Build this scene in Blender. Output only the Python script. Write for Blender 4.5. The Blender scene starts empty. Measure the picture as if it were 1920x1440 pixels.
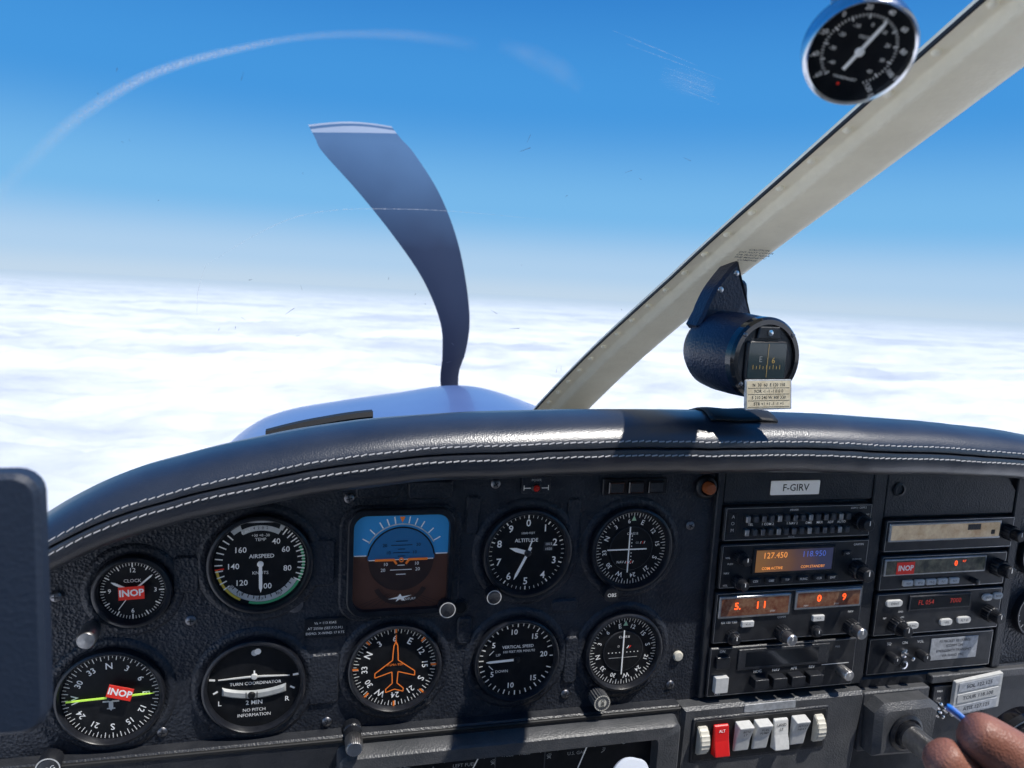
import bpy, bmesh, math, random
import numpy as np
from mathutils import Vector, Matrix, noise
random.seed(7)
sc = bpy.context.scene
COL = sc.collection
S = 0.001
rad = math.radians

# ------------------------------------------------------------------ materials
MATS = {}
def mat(name, col, rough=0.5, metal=0.0, bump=0.0, bscale=400.0, var=0.0, vscale=60.0, col2=None, emit=0.0, spec=0.5, coat=0.0, rvar=0.0, bdist=0.0008):
    if name in MATS: return MATS[name]
    m = bpy.data.materials.new(name); m.use_nodes = True
    nt = m.node_tree; N = nt.nodes; L = nt.links
    b = N['Principled BSDF']
    b.inputs['Base Color'].default_value = (*col, 1)
    b.inputs['Roughness'].default_value = rough
    b.inputs['Metallic'].default_value = metal
    b.inputs['Specular IOR Level'].default_value = spec
    b.inputs['Coat Weight'].default_value = coat
    tc = N.new('ShaderNodeTexCoord')
    if var > 0 or col2 or rvar > 0:
        n = N.new('ShaderNodeTexNoise'); n.inputs['Scale'].default_value = vscale; n.inputs['Detail'].default_value = 8; n.inputs['Roughness'].default_value = .65
        L.new(tc.outputs['Object'], n.inputs['Vector'])
        r = N.new('ShaderNodeValToRGB'); r.color_ramp.elements[0].position = .38; r.color_ramp.elements[1].position = .68
        c2 = col2 if col2 else tuple(min(1, c * (1 + var) + var * .012) for c in col)
        r.color_ramp.elements[0].color = (*col, 1); r.color_ramp.elements[1].color = (*c2, 1)
        L.new(n.outputs['Fac'], r.inputs['Fac']); L.new(r.outputs['Color'], b.inputs['Base Color'])
        if rvar > 0:
            mr = N.new('ShaderNodeMapRange'); mr.inputs['To Min'].default_value = max(0.05, rough - rvar); mr.inputs['To Max'].default_value = min(1, rough + rvar)
            L.new(n.outputs['Fac'], mr.inputs['Value']); L.new(mr.outputs['Result'], b.inputs['Roughness'])
    if bump > 0:
        v = N.new('ShaderNodeTexVoronoi'); v.inputs['Scale'].default_value = bscale
        n2 = N.new('ShaderNodeTexNoise'); n2.inputs['Scale'].default_value = bscale * .8; n2.inputs['Detail'].default_value = 4
        L.new(tc.outputs['Object'], v.inputs['Vector']); L.new(tc.outputs['Object'], n2.inputs['Vector'])
        ad = N.new('ShaderNodeMath'); ad.operation = 'ADD'
        L.new(v.outputs['Distance'], ad.inputs[0]); L.new(n2.outputs['Fac'], ad.inputs[1])
        bp = N.new('ShaderNodeBump'); bp.inputs['Strength'].default_value = bump; bp.inputs['Distance'].default_value = bdist
        L.new(ad.outputs[0], bp.inputs['Height']); L.new(bp.outputs['Normal'], b.inputs['Normal'])
    if emit > 0:
        b.inputs['Emission Color'].default_value = (*col, 1); b.inputs['Emission Strength'].default_value = emit
    MATS[name] = m
    return m

PANEL = mat('panel_black_crackle', (.014, .017, .025), .42, bump=.8, bscale=420, col2=(.036, .041, .052), vscale=26, rvar=.14)
BLACK = mat('black_plastic', (.010, .011, .014), .34, bump=.15, bscale=900, var=.6, vscale=80)
RADIO = mat('radio_black_face', (.013, .014, .017), .36, col2=(.030, .031, .034), vscale=80, bump=.1, bscale=1500)
DIAL = mat('dial_matt_black', (.006, .0066, .008), .45, var=.4, vscale=90, spec=.3)
BEZEL = mat('bezel_black', (.010, .011, .015), .3, col2=(.024, .026, .032), vscale=50)
LEATHER = mat('black_leather', (.020, .023, .031), .33, bump=.24, bscale=800, col2=(.036, .040, .050), vscale=10, rvar=.08, bdist=.0005, spec=1.0, coat=.25)
LEATHER.node_tree.nodes['Principled BSDF'].inputs['Coat Roughness'].default_value = .36
THREAD = mat('grey_thread', (.44, .43, .42), .85, var=.3, vscale=300)
WHITE = mat('white_marking_glow', (.86, .86, .84), .6, emit=.10)  # slight glow added so white print and labels read brighter
GREYW = mat('worn_white', (.56, .56, .54), .6, var=.2, vscale=200, emit=.03)
ORANGE = mat('orange_marking_glow', (.9, .22, .03), .6, emit=.12)  # orange, yellow, lime and green print also carry a little added glow
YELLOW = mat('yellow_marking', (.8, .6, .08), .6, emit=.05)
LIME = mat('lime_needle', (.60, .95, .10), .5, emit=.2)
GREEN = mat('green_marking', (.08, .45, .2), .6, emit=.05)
RED = mat('red_sticker_glow', (.80, .03, .015), .5, emit=.12)  # slight added glow lifts the sticker red
SKYB = mat('attitude_blue', (.035, .26, .58), .45, emit=.12)  # attitude card colours carry a little added glow
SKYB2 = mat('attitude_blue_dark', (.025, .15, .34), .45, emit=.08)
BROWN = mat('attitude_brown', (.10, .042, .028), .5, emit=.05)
BROWN2 = mat('attitude_brown_dark', (.045, .022, .018), .5)
CHROME = mat('chrome', (.75, .75, .76), .18, 1.0, var=.1, rvar=.08, vscale=200)
STEEL = mat('dull_steel', (.55, .54, .53), .34, 1.0, var=.3, vscale=250)
SCREWM = mat('worn_screw_steel', (.20, .20, .21), .4, 1.0, var=.5, vscale=250)
CREAM = mat('cream_paint_glow', (.90, .85, .68), .45, col2=(.77, .72, .57), vscale=14, bump=.3, bscale=300, emit=.12)  # slight glow added to the paint to brighten the post
SEAL = mat('black_rubber', (.012, .012, .012), .6)
PAPER = mat('aged_paper', (.72, .64, .46), .7, col2=(.55, .46, .3), vscale=150)
PLATE = mat('grey_plastic', (.055, .058, .062), .42, bump=.3, bscale=600, col2=(.095, .096, .10), vscale=30)
PLATE2 = mat('dark_grey_plastic', (.020, .022, .027), .4, bump=.3, bscale=600, col2=(.036, .038, .043), vscale=40)
AMBTX = mat('amber_text', (1, .36, .08), .4, emit=.8)
LED = mat('red_segments', (1, .09, .015), .4, emit=2.0)
LED2 = mat('dim_red_segments', (.35, .03, .02), .4, emit=.3)
SCREEN = mat('dark_screen', (.006, .007, .009), .12, coat=.5)
SCREENW = mat('worn_screen', (.10, .032, .018), .25, col2=(.24, .15, .09), vscale=140, emit=.22)
BEIGE = mat('worn_beige_display', (.62, .50, .34), .4, col2=(.26, .11, .055), vscale=60, emit=.22)
SILVERP = mat('silver_placard', (.38, .39, .40), .35, .4, var=.5, vscale=200)
COMPG = mat('compass_glass', (.02, .035, .038), .12, coat=.5)
NAVYP = mat('navy_crinkle', (.016, .023, .046), .36, bump=.5, bscale=420, bdist=.0006)
IVORY = mat('ivory_plastic', (.62, .59, .5), .45, var=.2, vscale=150)
DKRED = mat('red_switch', (.65, .015, .015), .35, var=.1)
BLUEP = mat('blue_pen_plastic', (.02, .20, .8), .3, coat=.4)
COWL = mat('pale_blue_cowling_paint', (.12, .19, .42), .34, col2=(.16, .24, .48), vscale=1.2, coat=.2)
TABM = mat('tablet_case', (.02, .032, .058), .55, bump=.2, bscale=500)
LINING = mat('cream_headliner_cloth', (.62, .60, .54), .9, var=.1, bump=.2)
FLOORM = mat('cabin_carpet', (.30, .29, .28), .9, var=.2, bump=.2)

BLADE = bpy.data.materials.new('slate_blade_paint'); BLADE.use_nodes = True
nt = BLADE.node_tree; N = nt.nodes; L_ = nt.links
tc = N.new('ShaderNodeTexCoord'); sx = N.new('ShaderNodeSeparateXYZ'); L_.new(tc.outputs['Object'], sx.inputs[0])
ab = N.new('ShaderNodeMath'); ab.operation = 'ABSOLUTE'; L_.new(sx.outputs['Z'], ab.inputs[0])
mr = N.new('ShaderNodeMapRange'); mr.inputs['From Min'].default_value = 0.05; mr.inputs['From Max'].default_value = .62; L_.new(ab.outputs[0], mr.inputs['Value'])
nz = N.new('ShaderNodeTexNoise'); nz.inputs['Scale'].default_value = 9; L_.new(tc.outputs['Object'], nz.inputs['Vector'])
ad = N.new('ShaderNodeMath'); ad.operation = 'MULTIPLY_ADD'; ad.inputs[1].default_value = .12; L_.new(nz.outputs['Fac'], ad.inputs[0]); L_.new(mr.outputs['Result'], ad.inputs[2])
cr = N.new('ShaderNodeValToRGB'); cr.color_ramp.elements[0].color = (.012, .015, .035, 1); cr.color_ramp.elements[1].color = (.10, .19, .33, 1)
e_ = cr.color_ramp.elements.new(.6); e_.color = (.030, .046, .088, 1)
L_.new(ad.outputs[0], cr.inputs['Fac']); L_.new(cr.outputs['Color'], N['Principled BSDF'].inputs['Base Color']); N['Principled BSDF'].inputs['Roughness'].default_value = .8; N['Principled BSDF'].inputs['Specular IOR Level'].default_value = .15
BLADEW = mat('blade_tip_white', (.40, .47, .58), .5)

# ------------------------------------------------------------------ text helper
_tc = bpy.data.curves.new('tmp_text', 'FONT'); _tc.align_x = 'CENTER'; _tc.align_y = 'CENTER'; _tc.size = 1; _tc.resolution_u = 2
_to = bpy.data.objects.new('tmp_text', _tc); COL.objects.link(_to)
_cache = {}
def glyphs(s, bold=0.0):
    k = (s, bold)
    if k in _cache: return _cache[k]
    _tc.body = s; _tc.offset = bold
    bpy.context.view_layer.update()
    dg = bpy.context.evaluated_depsgraph_get()
    e = _to.evaluated_get(dg); me = e.to_mesh()
    V = [(v.co.x, v.co.y) for v in me.vertices]; F = [tuple(p.vertices) for p in me.polygons]
    e.to_mesh_clear()
    _cache[k] = (V, F); return V, F

# ------------------------------------------------------------------ mesh builder (millimetres; x right, z up, d = towards viewer)
class MB:
    def __init__(s): s.V = []; s.F = []; s.I = []; s.M = []
    def mi(s, m):
        if m not in s.M: s.M.append(m)
        return s.M.index(m)
    def add(s, V, F, m):
        o = len(s.V); i = s.mi(m); s.V += V
        for f in F: s.F.append(tuple(a + o for a in f)); s.I.append(i)
    def lathe(s, cx, cz, prof, m, seg=40, rib=0.0, a0=0, a1=360, d0=0):
        full = abs(a1 - a0) >= 359.9
        n = seg if full else seg + 1
        V = []; F = []
        for (r, d) in prof:
            for k in range(n):
                a = rad(a0 + (a1 - a0) * k / seg)
                rr = r * (1 - (rib if k % 2 else 0))
                V.append((cx + rr * math.sin(a), -(d + d0), cz + rr * math.cos(a)))
        for j in range(len(prof) - 1):
            for k in range(seg):
                k2 = (k + 1) % n if full else k + 1
                F.append((j * n + k, j * n + k2, (j + 1) * n + k2, (j + 1) * n + k))
        s.add(V, F, m)
    def disc(s, cx, cz, r, d, m, seg=40):
        s.add([(cx + r * math.sin(2 * math.pi * k / seg), -d, cz + r * math.cos(2 * math.pi * k / seg)) for k in range(seg)], [tuple(range(seg))], m)
    def sector(s, cx, cz, r0, r1, a0, a1, d, m, seg=24):
        s.lathe(cx, cz, [(r0, d), (r1, d)], m, seg=seg, a0=a0, a1=a1)
    def poly(s, pts, d, m): s.add([(x, -d, z) for x, z in pts], [tuple(range(len(pts)))], m)
    def line(s, x0, z0, x1, z1, w, d, m, w2=None):
        if w2 is None: w2 = w
        dx, dz = x1 - x0, z1 - z0; l = math.hypot(dx, dz) or 1; nx, nz = -dz / l / 2, dx / l / 2
        s.poly([(x0 + nx * w, z0 + nz * w), (x0 - nx * w, z0 - nz * w), (x1 - nx * w2, z1 - nz * w2), (x1 + nx * w2, z1 + nz * w2)], d, m)
    def tick(s, cx, cz, a, r0, r1, w, d, m):
        a = rad(a); s.line(cx + r0 * math.sin(a), cz + r0 * math.cos(a), cx + r1 * math.sin(a), cz + r1 * math.cos(a), w, d, m)
    def ticks(s, cx, cz, step, r0, r1, w, d, m, a0=0, a1=360):
        a = a0
        while a < a1 - .01: s.tick(cx, cz, a, r0, r1, w, d, m); a += step
    def plate(s, pts, d0, d1, m, ch=.8, topm=None):
        n = len(pts)
        area = sum(pts[i][0] * pts[(i + 1) % n][1] - pts[(i + 1) % n][0] * pts[i][1] for i in range(n))
        if area < 0: pts = pts[::-1]
        ins = []
        for i in range(n):
            p0, p1, p2 = pts[i - 1], pts[i], pts[(i + 1) % n]
            a = Vector((p1[0] - p0[0], p1[1] - p0[1])); b = Vector((p2[0] - p1[0], p2[1] - p1[1]))
            if a.length < 1e-6 or b.length < 1e-6: ins.append(p1); continue
            a.normalize(); b.normalize()
            nn = Vector((-a.y - b.y, a.x + b.x))
            if nn.length < 1e-5: nn = Vector((-a.y, a.x))
            nn.normalize(); c = max(.4, nn.dot(Vector((-a.y, a.x))))
            ins.append((p1[0] + nn.x * ch / c, p1[1] + nn.y * ch / c))
        dd = ch * (1 if d1 > d0 else -1)
        V = [(x, -d0, z) for x, z in pts] + [(x, -(d1 - dd), z) for x, z in pts] + [(x, -d1, z) for x, z in ins]
        F = []
        for j in (0, 1):
            for i in range(n):
                k = (i + 1) % n; F.append((j * n + i, j * n + k, (j + 1) * n + k, (j + 1) * n + i))
        s.add(V, F, m)
        s.add([(x, -d1, z) for x, z in ins], [tuple(range(n))], topm or m)
    def rp(s, x0, x1, z0, z1, d0, d1, m, r=1.5, ch=.8, topm=None):
        s.plate(rr(x0, x1, z0, z1, r), d0, d1, m, ch, topm)
    def flat(s, x0, x1, z0, z1, d, m): s.poly([(x0, z0), (x1, z0), (x1, z1), (x0, z1)], d, m)
    def text(s, t, x, z, size, m, d, rot=0, bold=.0):
        V, F = glyphs(t, bold); c, q = math.cos(rad(rot)) * size, math.sin(rad(rot)) * size
        s.add([(x + a * c - b * q, -d, z + a * q + b * c) for a, b in V], F, m)
    def build(s, name, parent=None, loc=(0, 0, 0), label=None, smooth=True):
        me = bpy.data.meshes.new(name)
        me.from_pydata([(x * S, y * S, z * S) for x, y, z in s.V], [], s.F)
        for m in s.M: me.materials.append(m)
        me.polygons.foreach_set('material_index', s.I)
        me.update()
        bm = bmesh.new(); bm.from_mesh(me); bmesh.ops.recalc_face_normals(bm, faces=bm.faces); bm.to_mesh(me); bm.free()
        if smooth:
            me.shade_smooth(); me.set_sharp_from_angle(angle=rad(38))
        o = bpy.data.objects.new(name, me); COL.objects.link(o)
        o.location = tuple(a * S for a in loc)
        if parent: o.parent = parent
        if label: o['label'] = label
        return o
def rr(x0, x1, z0, z1, r, n=5):
    if x0 > x1: x0, x1 = x1, x0
    if z0 > z1: z0, z1 = z1, z0
    r = min(r, (x1 - x0) / 2.01, (z1 - z0) / 2.01); P = []
    for cx, cz, a in ((x1 - r, z1 - r, 0), (x0 + r, z1 - r, 90), (x0 + r, z0 + r, 180), (x1 - r, z0 + r, 270)):
        for k in range(n + 1):
            t = rad(a + 90 * k / n); P.append((cx + r * math.cos(t), cz + r * math.sin(t)))
    return P
TOPS = []
def root(name, loc, label, cat, group=None):
    e = bpy.data.objects.new(name, None); e.empty_display_size = .02; COL.objects.link(e)
    e.location = tuple(a * S for a in loc); e['label'] = label; e['category'] = cat
    if group: e['group'] = group
    TOPS.append(e); return e
def copy_part(o, parent, loc, name=None):
    c = o.copy(); COL.objects.link(c); c.parent = parent; c.location = tuple(a * S for a in loc); return c
def smoothpoly(P, n=5):
    out = []
    m = len(P)
    for i in range(m):
        p0, p1, p2, p3 = (Vector(P[(i + k - 1) % m]) for k in range(4))
        for j in range(n):
            t = j / n; out.append(tuple(.5 * ((2 * p1) + (-p0 + p2) * t + (2 * p0 - 5 * p1 + 4 * p2 - p3) * t * t + (-p0 + 3 * p1 - 3 * p2 + p3) * t ** 3)))
    return out

# =================================================================== INSTRUMENT PANEL
TOPX = [(-640, -30), (-600, 0), (-575, 8), (-556, 21), (-537, 34), (-502, 51), (-441, 68), (-381, 81), (-326, 89), (-243, 95), (-154, 97.5), (-80, 98), (-8, 97.5), (100, 95), (217, 88), (293, 80), (400, 64), (480, 45), (540, 20)]
BOTX = [(-640, -75), (-600, -48), (-575, -33), (-557, -22), (-514, 0), (-463, 16), (-365, 35), (-283, 43), (-196, 45.5), (-100, 46.5), (-30, 46.5), (130, 43), (220, 40), (301, 35), (400, 24), (480, 5), (540, -20)]
def mk(pts, off):
    xs = np.linspace(-640, 540, 591); ys = np.interp(xs, [p[0] for p in pts], [p[1] for p in pts]) - off
    k = np.hanning(31); k /= k.sum(); yp = np.pad(ys, 15, mode='reflect', reflect_type='odd'); ys = np.convolve(yp, k, mode='valid')
    return lambda x: float(np.interp(x, xs, ys))
ztop = mk(TOPX, 7); zbot = mk(BOTX, 5)

GAUGES = [(-504, -56, 29), (-409, -38, 41), (-186, -38, 40), (-88, -38, 39), (-521, -143, 40), (-413, -143, 41), (-298, -136, 40), (-190, -137, 39), (-88, -137, 38)]
panel = root('instrument_panel', (0, 0, 0), 'black crackle-finish aircraft instrument panel with moulded gauge surrounds', 'instrument panel')
mb = MB()
xs = [-640 + i * 10 for i in range(0, 109)]
V = []; F = []
for x in xs: V += [(x, 0, zbot(x) + 12), (x, 0, -205)]
for i in range(len(xs) - 1): F.append((2 * i, 2 * i + 1, 2 * i + 3, 2 * i + 2))
mb.add(V, F, PANEL)
for gx, gz, R in GAUGES:
    mb.lathe(gx, gz, [(R + 9, -.1), (R + 7.5, 1.6), (R + 5, 2.6), (R + 2.5, 2.2), (R - .2, .6)], PANEL, seg=56)
mb.plate(rr(-347, -245, -93, 8, 18), -.1, 2.4, PANEL, 1.6)
for x0, x1, z0, z1 in ((-335, -300, 14, 26), (-292, -254, 12, 28), (-242, -230, -20, 14), (-160, -135, -96, -84), (-150, -138, -30, 10), (-372, -350, -60, -20), (-475, -455, -60, -30), (-245, -232, -120, -95), (-370, -345, -165, -120), (-145, -132, -165, -120)):
    mb.rp(x0, x1, z0, z1, -.1, 2.4, PANEL, 4, 1.4)
mb.build('panel_face', panel)
mb = MB()
for x0, x1, z0, z1 in ((-8, -1.5, -190, 40), (160.5, 175, -190, 38), (334, 345, -186, 36)):
    mb.rp(x0, x1, z0, z1, -.1, 6, PLATE2, 1.5, 1)
mb.rp(-1, 160, 3, 38, -.1, 5, PLATE2, 2, 1)
mb.plate([(176, -16), (333, -16), (333, 8), (322, 22), (300, 30), (250, 35), (176, 35)], -.1, 5, PLATE2, 1)
mb.build('radio_rack_surround', panel)
mb = MB(); mb.lathe(0, 0, [(7, 0), (7, 1.2), (5, 1.6), (5, -.5), (.01, -.5)], BLACK, 24); mb.build('mounting_hole', panel, (190, -5, 12))
mb = MB()
mb.plate([(-640, -189), (-640, -330), (-30, -330), (-30, -191), (-340, -189)], .2, 14, PLATE2, 3)
mb.build('lower_panel', panel)
mb = MB()
mb.plate([(-640, -193), (-30, -195), (-30, -191.5), (-640, -189.5)], 13, 15.5, SEAL, .8)
mb.build('edge_trim', panel)
mb = MB()
mb.lathe(0, 0, [(4.2, 0), (4.2, .6), (3.4, 1.5), (1.6, 2.1), (.01, 2.2)], SCREWM, 20)
mb.line(-2.4, 0, 2.4, 0, .8, 2.35, BLACK); mb.line(0, -2.4, 0, 2.4, .8, 2.4, BLACK)
scr = mb.build('screw', panel, (-558, -2, -58))
for x, z in ((-217, 24), (-30, -19), (-354, -182), (-141, -176), (-269, -170), (-36, -176), (-484, -178), (-462, -84), (-566, -112), (-340, 14)):
    s2 = copy_part(scr, panel, (x, -.5, z)); s2.rotation_euler = (0, random.random() * 3, 0)
mb = MB(); mb.lathe(0, 0, [(5, 0), (5, 1.5), (4, 3), (.01, 3.4)], IVORY, 20); mb.build('hole_plug', panel, (-31, -.5, -147))
mb = MB(); mb.rp(-17, 17, -8.5, 8.5, 0, .6, BLACK, .6, .2)
for t, z in (("Va = 113 KIAS", 4.6), ("AT 2550# (SEE P.O.H.)", 0), ("DEMO. X-WIND 17 KTS", -4.4)): mb.text(t, 0, z, 3.0, WHITE, .75)
mb.build('speed_placard', panel, (-357, -1, -97))
mb = MB(); mb.lathe(0, 0, [(7, 0), (7, .5), (6.6, .7), (.01, .7)], SCREWM, 30); mb.text('66', 0, 0, 6, BLACK, .85, 20)
mb.build('round_sticker', panel, (-382, -1, -75))
lamp = root('warning_lamp', (-181, -1, 21), 'small red warning lamp on a bracket-shaped placard', 'warning lamp')
mb = MB(); mb.rp(-13, 13, -6, 9, 0, 1, PANEL, 2, .4); mb.text('POWR', 0, 6, 3, GREYW, 1.2); mb.line(-11, -1, -5, -1, .7, 1.2, WHITE); mb.line(5, -1, 11, -1, .7, 1.2, WHITE); mb.line(11, 1.5, 11, -3, .6, 1.2, WHITE); mb.line(-11, 1.5, -11, -3, .6, 1.2, WHITE)
mb.build('backplate', lamp)
mb = MB(); mb.lathe(0, -1, [(4.3, 0), (4.3, 2), (3.4, 3), (3, 3)], BEZEL, 24); mb.lathe(0, -1, [(3, 2.6), (2.2, 4), (.01, 4.6)], mat('red_lens', (.35, .015, .01), .2, emit=.1), 24); mb.build('lens', lamp)
tr = root('push_switch_row', (-89, -1, 20), 'row of three square black push switches under the glareshield', 'switch')
mb = MB(); mb.rp(-31, 31, -7.5, 7.5, 0, 3, BLACK, 1.2, .6); mb.build('frame', tr)
for k in range(3):
    mb = MB(); mb.rp(-7.5, 7.5, -5.5, 5.5, 3, 6.5, SCREEN, .8, .8); mb.rp(-6, 6, -4, 4, 6.4, 6.9, PLATE2, .5, .2); mb.build('button', tr, (-19 + k * 19, 0, 0))
am = root('indicator_knob', (-18, -1, 18), 'round amber indicator lamp with black collar', 'lamp')
mb = MB(); mb.lathe(0, 0, [(11, 0), (11, 2), (9.5, 4), (7.5, 5), (7, 4)], BLACK, 36); mb.build('collar', am)
mb = MB(); mb.lathe(0, 0, [(5.6, 3), (5.6, 9), (4.6, 11), (.01, 11.5)], mat('amber_lens', (.30, .085, .03), .35, emit=.06), 30, rib=.04); mb.build('lens', am)

# =================================================================== GAUGES
G = "round flight instruments on the panel"
def gauge(name, loc, Ro, Rf, label, dialm=DIAL):
    e = root(name, (loc[0], 0, loc[1]), label, 'flight instrument', G)
    mb = MB(); mb.lathe(0, 0, [(Rf, 2), (Rf + .4, 6.5), (Rf + 1.6, 8.2), (Ro - 2, 8.2), (Ro - .4, 7), (Ro, 5), (Ro, .3)], BEZEL, 72); mb.build('bezel', e)
    mb = MB(); mb.disc(0, 0, Rf + .2, 2, dialm, 72)
    return e, mb
def needle(e, ang, L, w, tail=5, tip=None, m=WHITE, d=3.6, name='needle', hub=3, hubm=None):
    mb = MB(); a = rad(ang); sx, cz = math.sin(a), math.cos(a)
    def P(r, o): return (r * sx + o * cz, r * cz - o * sx)
    tip = tip if tip is not None else w
    mb.plate([P(-tail, w / 2), P(L - tip * 1.5, w / 2), P(L, 0.12), P(L, -.12), P(L - tip * 1.5, -w / 2), P(-tail, -w / 2)], d, d + .6, m, .1)
    mb.lathe(0, 0, [(hub, d + .3), (hub, d + 1), (hub * .7, d + 1.6), (.01, d + 1.7)], hubm or DIAL, 24)
    return mb.build(name, e)
CARD = ['N', '3', '6', 'E', '12', '15', 'S', '21', '24', 'W', '30', '33']
def card(mb, rot, Rf, rt, size, d=2.25, tl=4.5):
    for i, t in enumerate(CARD):
        a = rot + 30 * i; mb.text(t, rt * math.sin(rad(a)), rt * math.cos(rad(a)), size * (1.15 if t in 'NESW' else 1), WHITE, d, -a, .012)
    for i in range(72):
        mb.tick(0, 0, rot + 5 * i, Rf - .8 - (tl if i % 2 == 0 else tl * .6), Rf - .8, .55 if i % 2 == 0 else .4, d, WHITE)
def sticker(e, x, z, w, h, rot, d):
    mb = MB(); c, q = math.cos(rad(rot)), math.sin(rad(rot))
    pts = [(x + a * c - b * q, z + a * q + b * c) for a, b in ((-w / 2, -h / 2), (w / 2, -h / 2), (w / 2, h / 2), (-w / 2, h / 2))]
    mb.plate(pts, d, d + .35, RED, .1)
    mb.text('INOP', x, z, h * .72, WHITE, d + .5, rot, .03)
    return mb.build('inoperative_sticker', e)
def ringknob(e, x, z, r, L=14, ring=True, name='knob', m=BLACK, cap=None, rib=.05):
    mb = MB()
    mb.lathe(0, 0, [(r * .6, 0), (r * .6, 4), (r, 4.5), (r, L - 1), (r - .8, L), (r * .55, L)], m, 40, rib=rib)
    mb.lathe(0, 0, [(r * .8, L - .05), (r * .6, L + .9), (.01, L + 1.2)] if ring else [(r * .95, L - .05), (.01, L)], cap or (PLATE2 if ring else m), 32)
    if ring: mb.lathe(0, 0, [(r * .99, L + .05), (r * .88, L + .1)], GREYW, 36)
    return mb.build(name, e, (x, 0, z))

e, mb = gauge('panel_clock', (-504, -56), 29, 24, 'small round black clock marked with a red INOP sticker')
mb.ticks(0, 0, 6, 20.5, 23, .4, 2.25, WHITE); mb.ticks(0, 0, 30, 19, 23, .9, 2.25, WHITE)
for t, a in (('12', 0), ('3', 90), ('6', 180), ('9', 270)): mb.text(t, 16.5 * math.sin(rad(a)), 16.5 * math.cos(rad(a)), 5, WHITE, 2.3, 0, .01)
mb.text('CLOCK', 0, 8, 3.8, WHITE, 2.3); mb.build('dial', e)
needle(e, 298, 17, 1.8, 0, name='hour_hand'); needle(e, 48, 20, 1.3, 0, d=4.4, name='minute_hand'); needle(e, 215, 17, .5, 4, d=5, name='second_hand', hub=1.5)
sticker(e, 0, 0, 18.5, 10.5, 2, 6.9)
mb = MB(); mb.lathe(0, 0, [(4.5, 0), (4.5, 6), (7, 7), (7.3, 12), (7, 26), (6, 27.5), (.01, 28)], STEEL, 40); mb.build('knob', e, (-28, -1, -27))
# airspeed
e, mb = gauge('airspeed_indicator', (-409, -38), 41, 36.5, 'round airspeed indicator with coloured speed arcs and white needle')
mb.sector(0, 0, 31.5, 35.6, -40, 32, 2.2, GREYW)
mb.poly([(-13, 24), (13, 24), (16, 34), (-16, 34)], 2.3, DIAL)
mb.sector(0, 0, 27.5, 31.8, -29, 30, 2.35, GREYW)
mb.text('TEMP', 0, 20, 3.6, WHITE, 2.4); mb.text('P. ALT', -11, 27, 2.8, WHITE, 2.6, 28); mb.text('+30 +0 -30', 0, 23.5, 3.1, WHITE, 2.6); mb.text('4  2  0  2', 0, 29.6, 3.2, BLACK, 2.6)
mb.sector(0, 0, 32.6, 34.6, 66, 195, 2.3, GREEN); mb.sector(0, 0, 32.6, 34.6, 207, 262, 2.3, YELLOW)
mb.sector(0, 0, 27.5, 32.4, 118, 232, 2.25, GREYW); mb.tick(0, 0, 263, 28, 35, 1, 2.5, RED)
mb.ticks(0, 0, 9, 29, 35, 1.0, 2.35, WHITE, 36, 118); mb.ticks(0, 0, 9, 29, 35, 1.0, 2.35, WHITE, 233, 322); mb.ticks(0, 0, 4.5, 32, 35, .5, 2.35, WHITE, 36, 118)
mb.ticks(0, 0, 9, 27.5, 30, .8, 2.4, BLACK, 118, 232)
for t, x, z in (('40', 12, 18), ('60', 19.5, 11), ('80', 21, -5), ('100', 4, -19.5), ('120', -14.5, -16), ('140', -21, -2), ('160', -15.5, 11.5)): mb.text(t, x, z, 6.6, WHITE, 2.4, 0, .01)
for t, a in (('90', 150), ('110', 212), ('120', 232), ('10 F', 181)): mb.text(t, 30 * math.sin(rad(a)), 30 * math.cos(rad(a)), 3.6, BLACK, 2.5)
mb.text('AIRSPEED', 1, 6, 4.6, WHITE, 2.4, 0, .01); mb.text('KNOTS', 0, -8, 3.8, WHITE, 2.4)
mb.build('dial', e); needle(e, 179, 24, 2.6, 2, hub=2.5, hubm=WHITE)
# altimeter
e, mb = gauge('altimeter', (-186, -38), 40, 35, 'round altimeter with white numerals and three pointers')
for i in range(10):
    a = 36 * i; mb.text(str(i), 26.5 * math.sin(rad(a)), 26.5 * math.cos(rad(a)), 9, WHITE, 2.3, 0, .015)
mb.ticks(0, 0, 7.2, 31.5, 34, .45, 2.3, WHITE); mb.ticks(0, 0, 36, 30.8, 34, 1.1, 2.3, WHITE)
mb.text('ALTITUDE', -1, 11, 4.6, WHITE, 2.35, 0, .01); mb.text('10000 FEET', 0, 17.5, 2.6, WHITE, 2.35)
mb.flat(15, 24, 1, 9, 2.3, PLATE2); mb.text('1015', 19.5, 7, 3.2, WHITE, 2.5); mb.text('1020', 19.5, 2.5, 3.2, WHITE, 2.5)
mb.build('dial', e); needle(e, 287, 17, 3.6, 3, tip=4, name='thousands_pointer'); needle(e, 206, 26, 2.2, 6, tip=3, d=4.6, name='hundreds_pointer', hubm=BLACK); needle(e, 20, 12, .9, 2, d=3, name='ten_thousands_pointer')
ringknob(e, -31, -34, 6.5, 16, m=BLACK)
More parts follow.
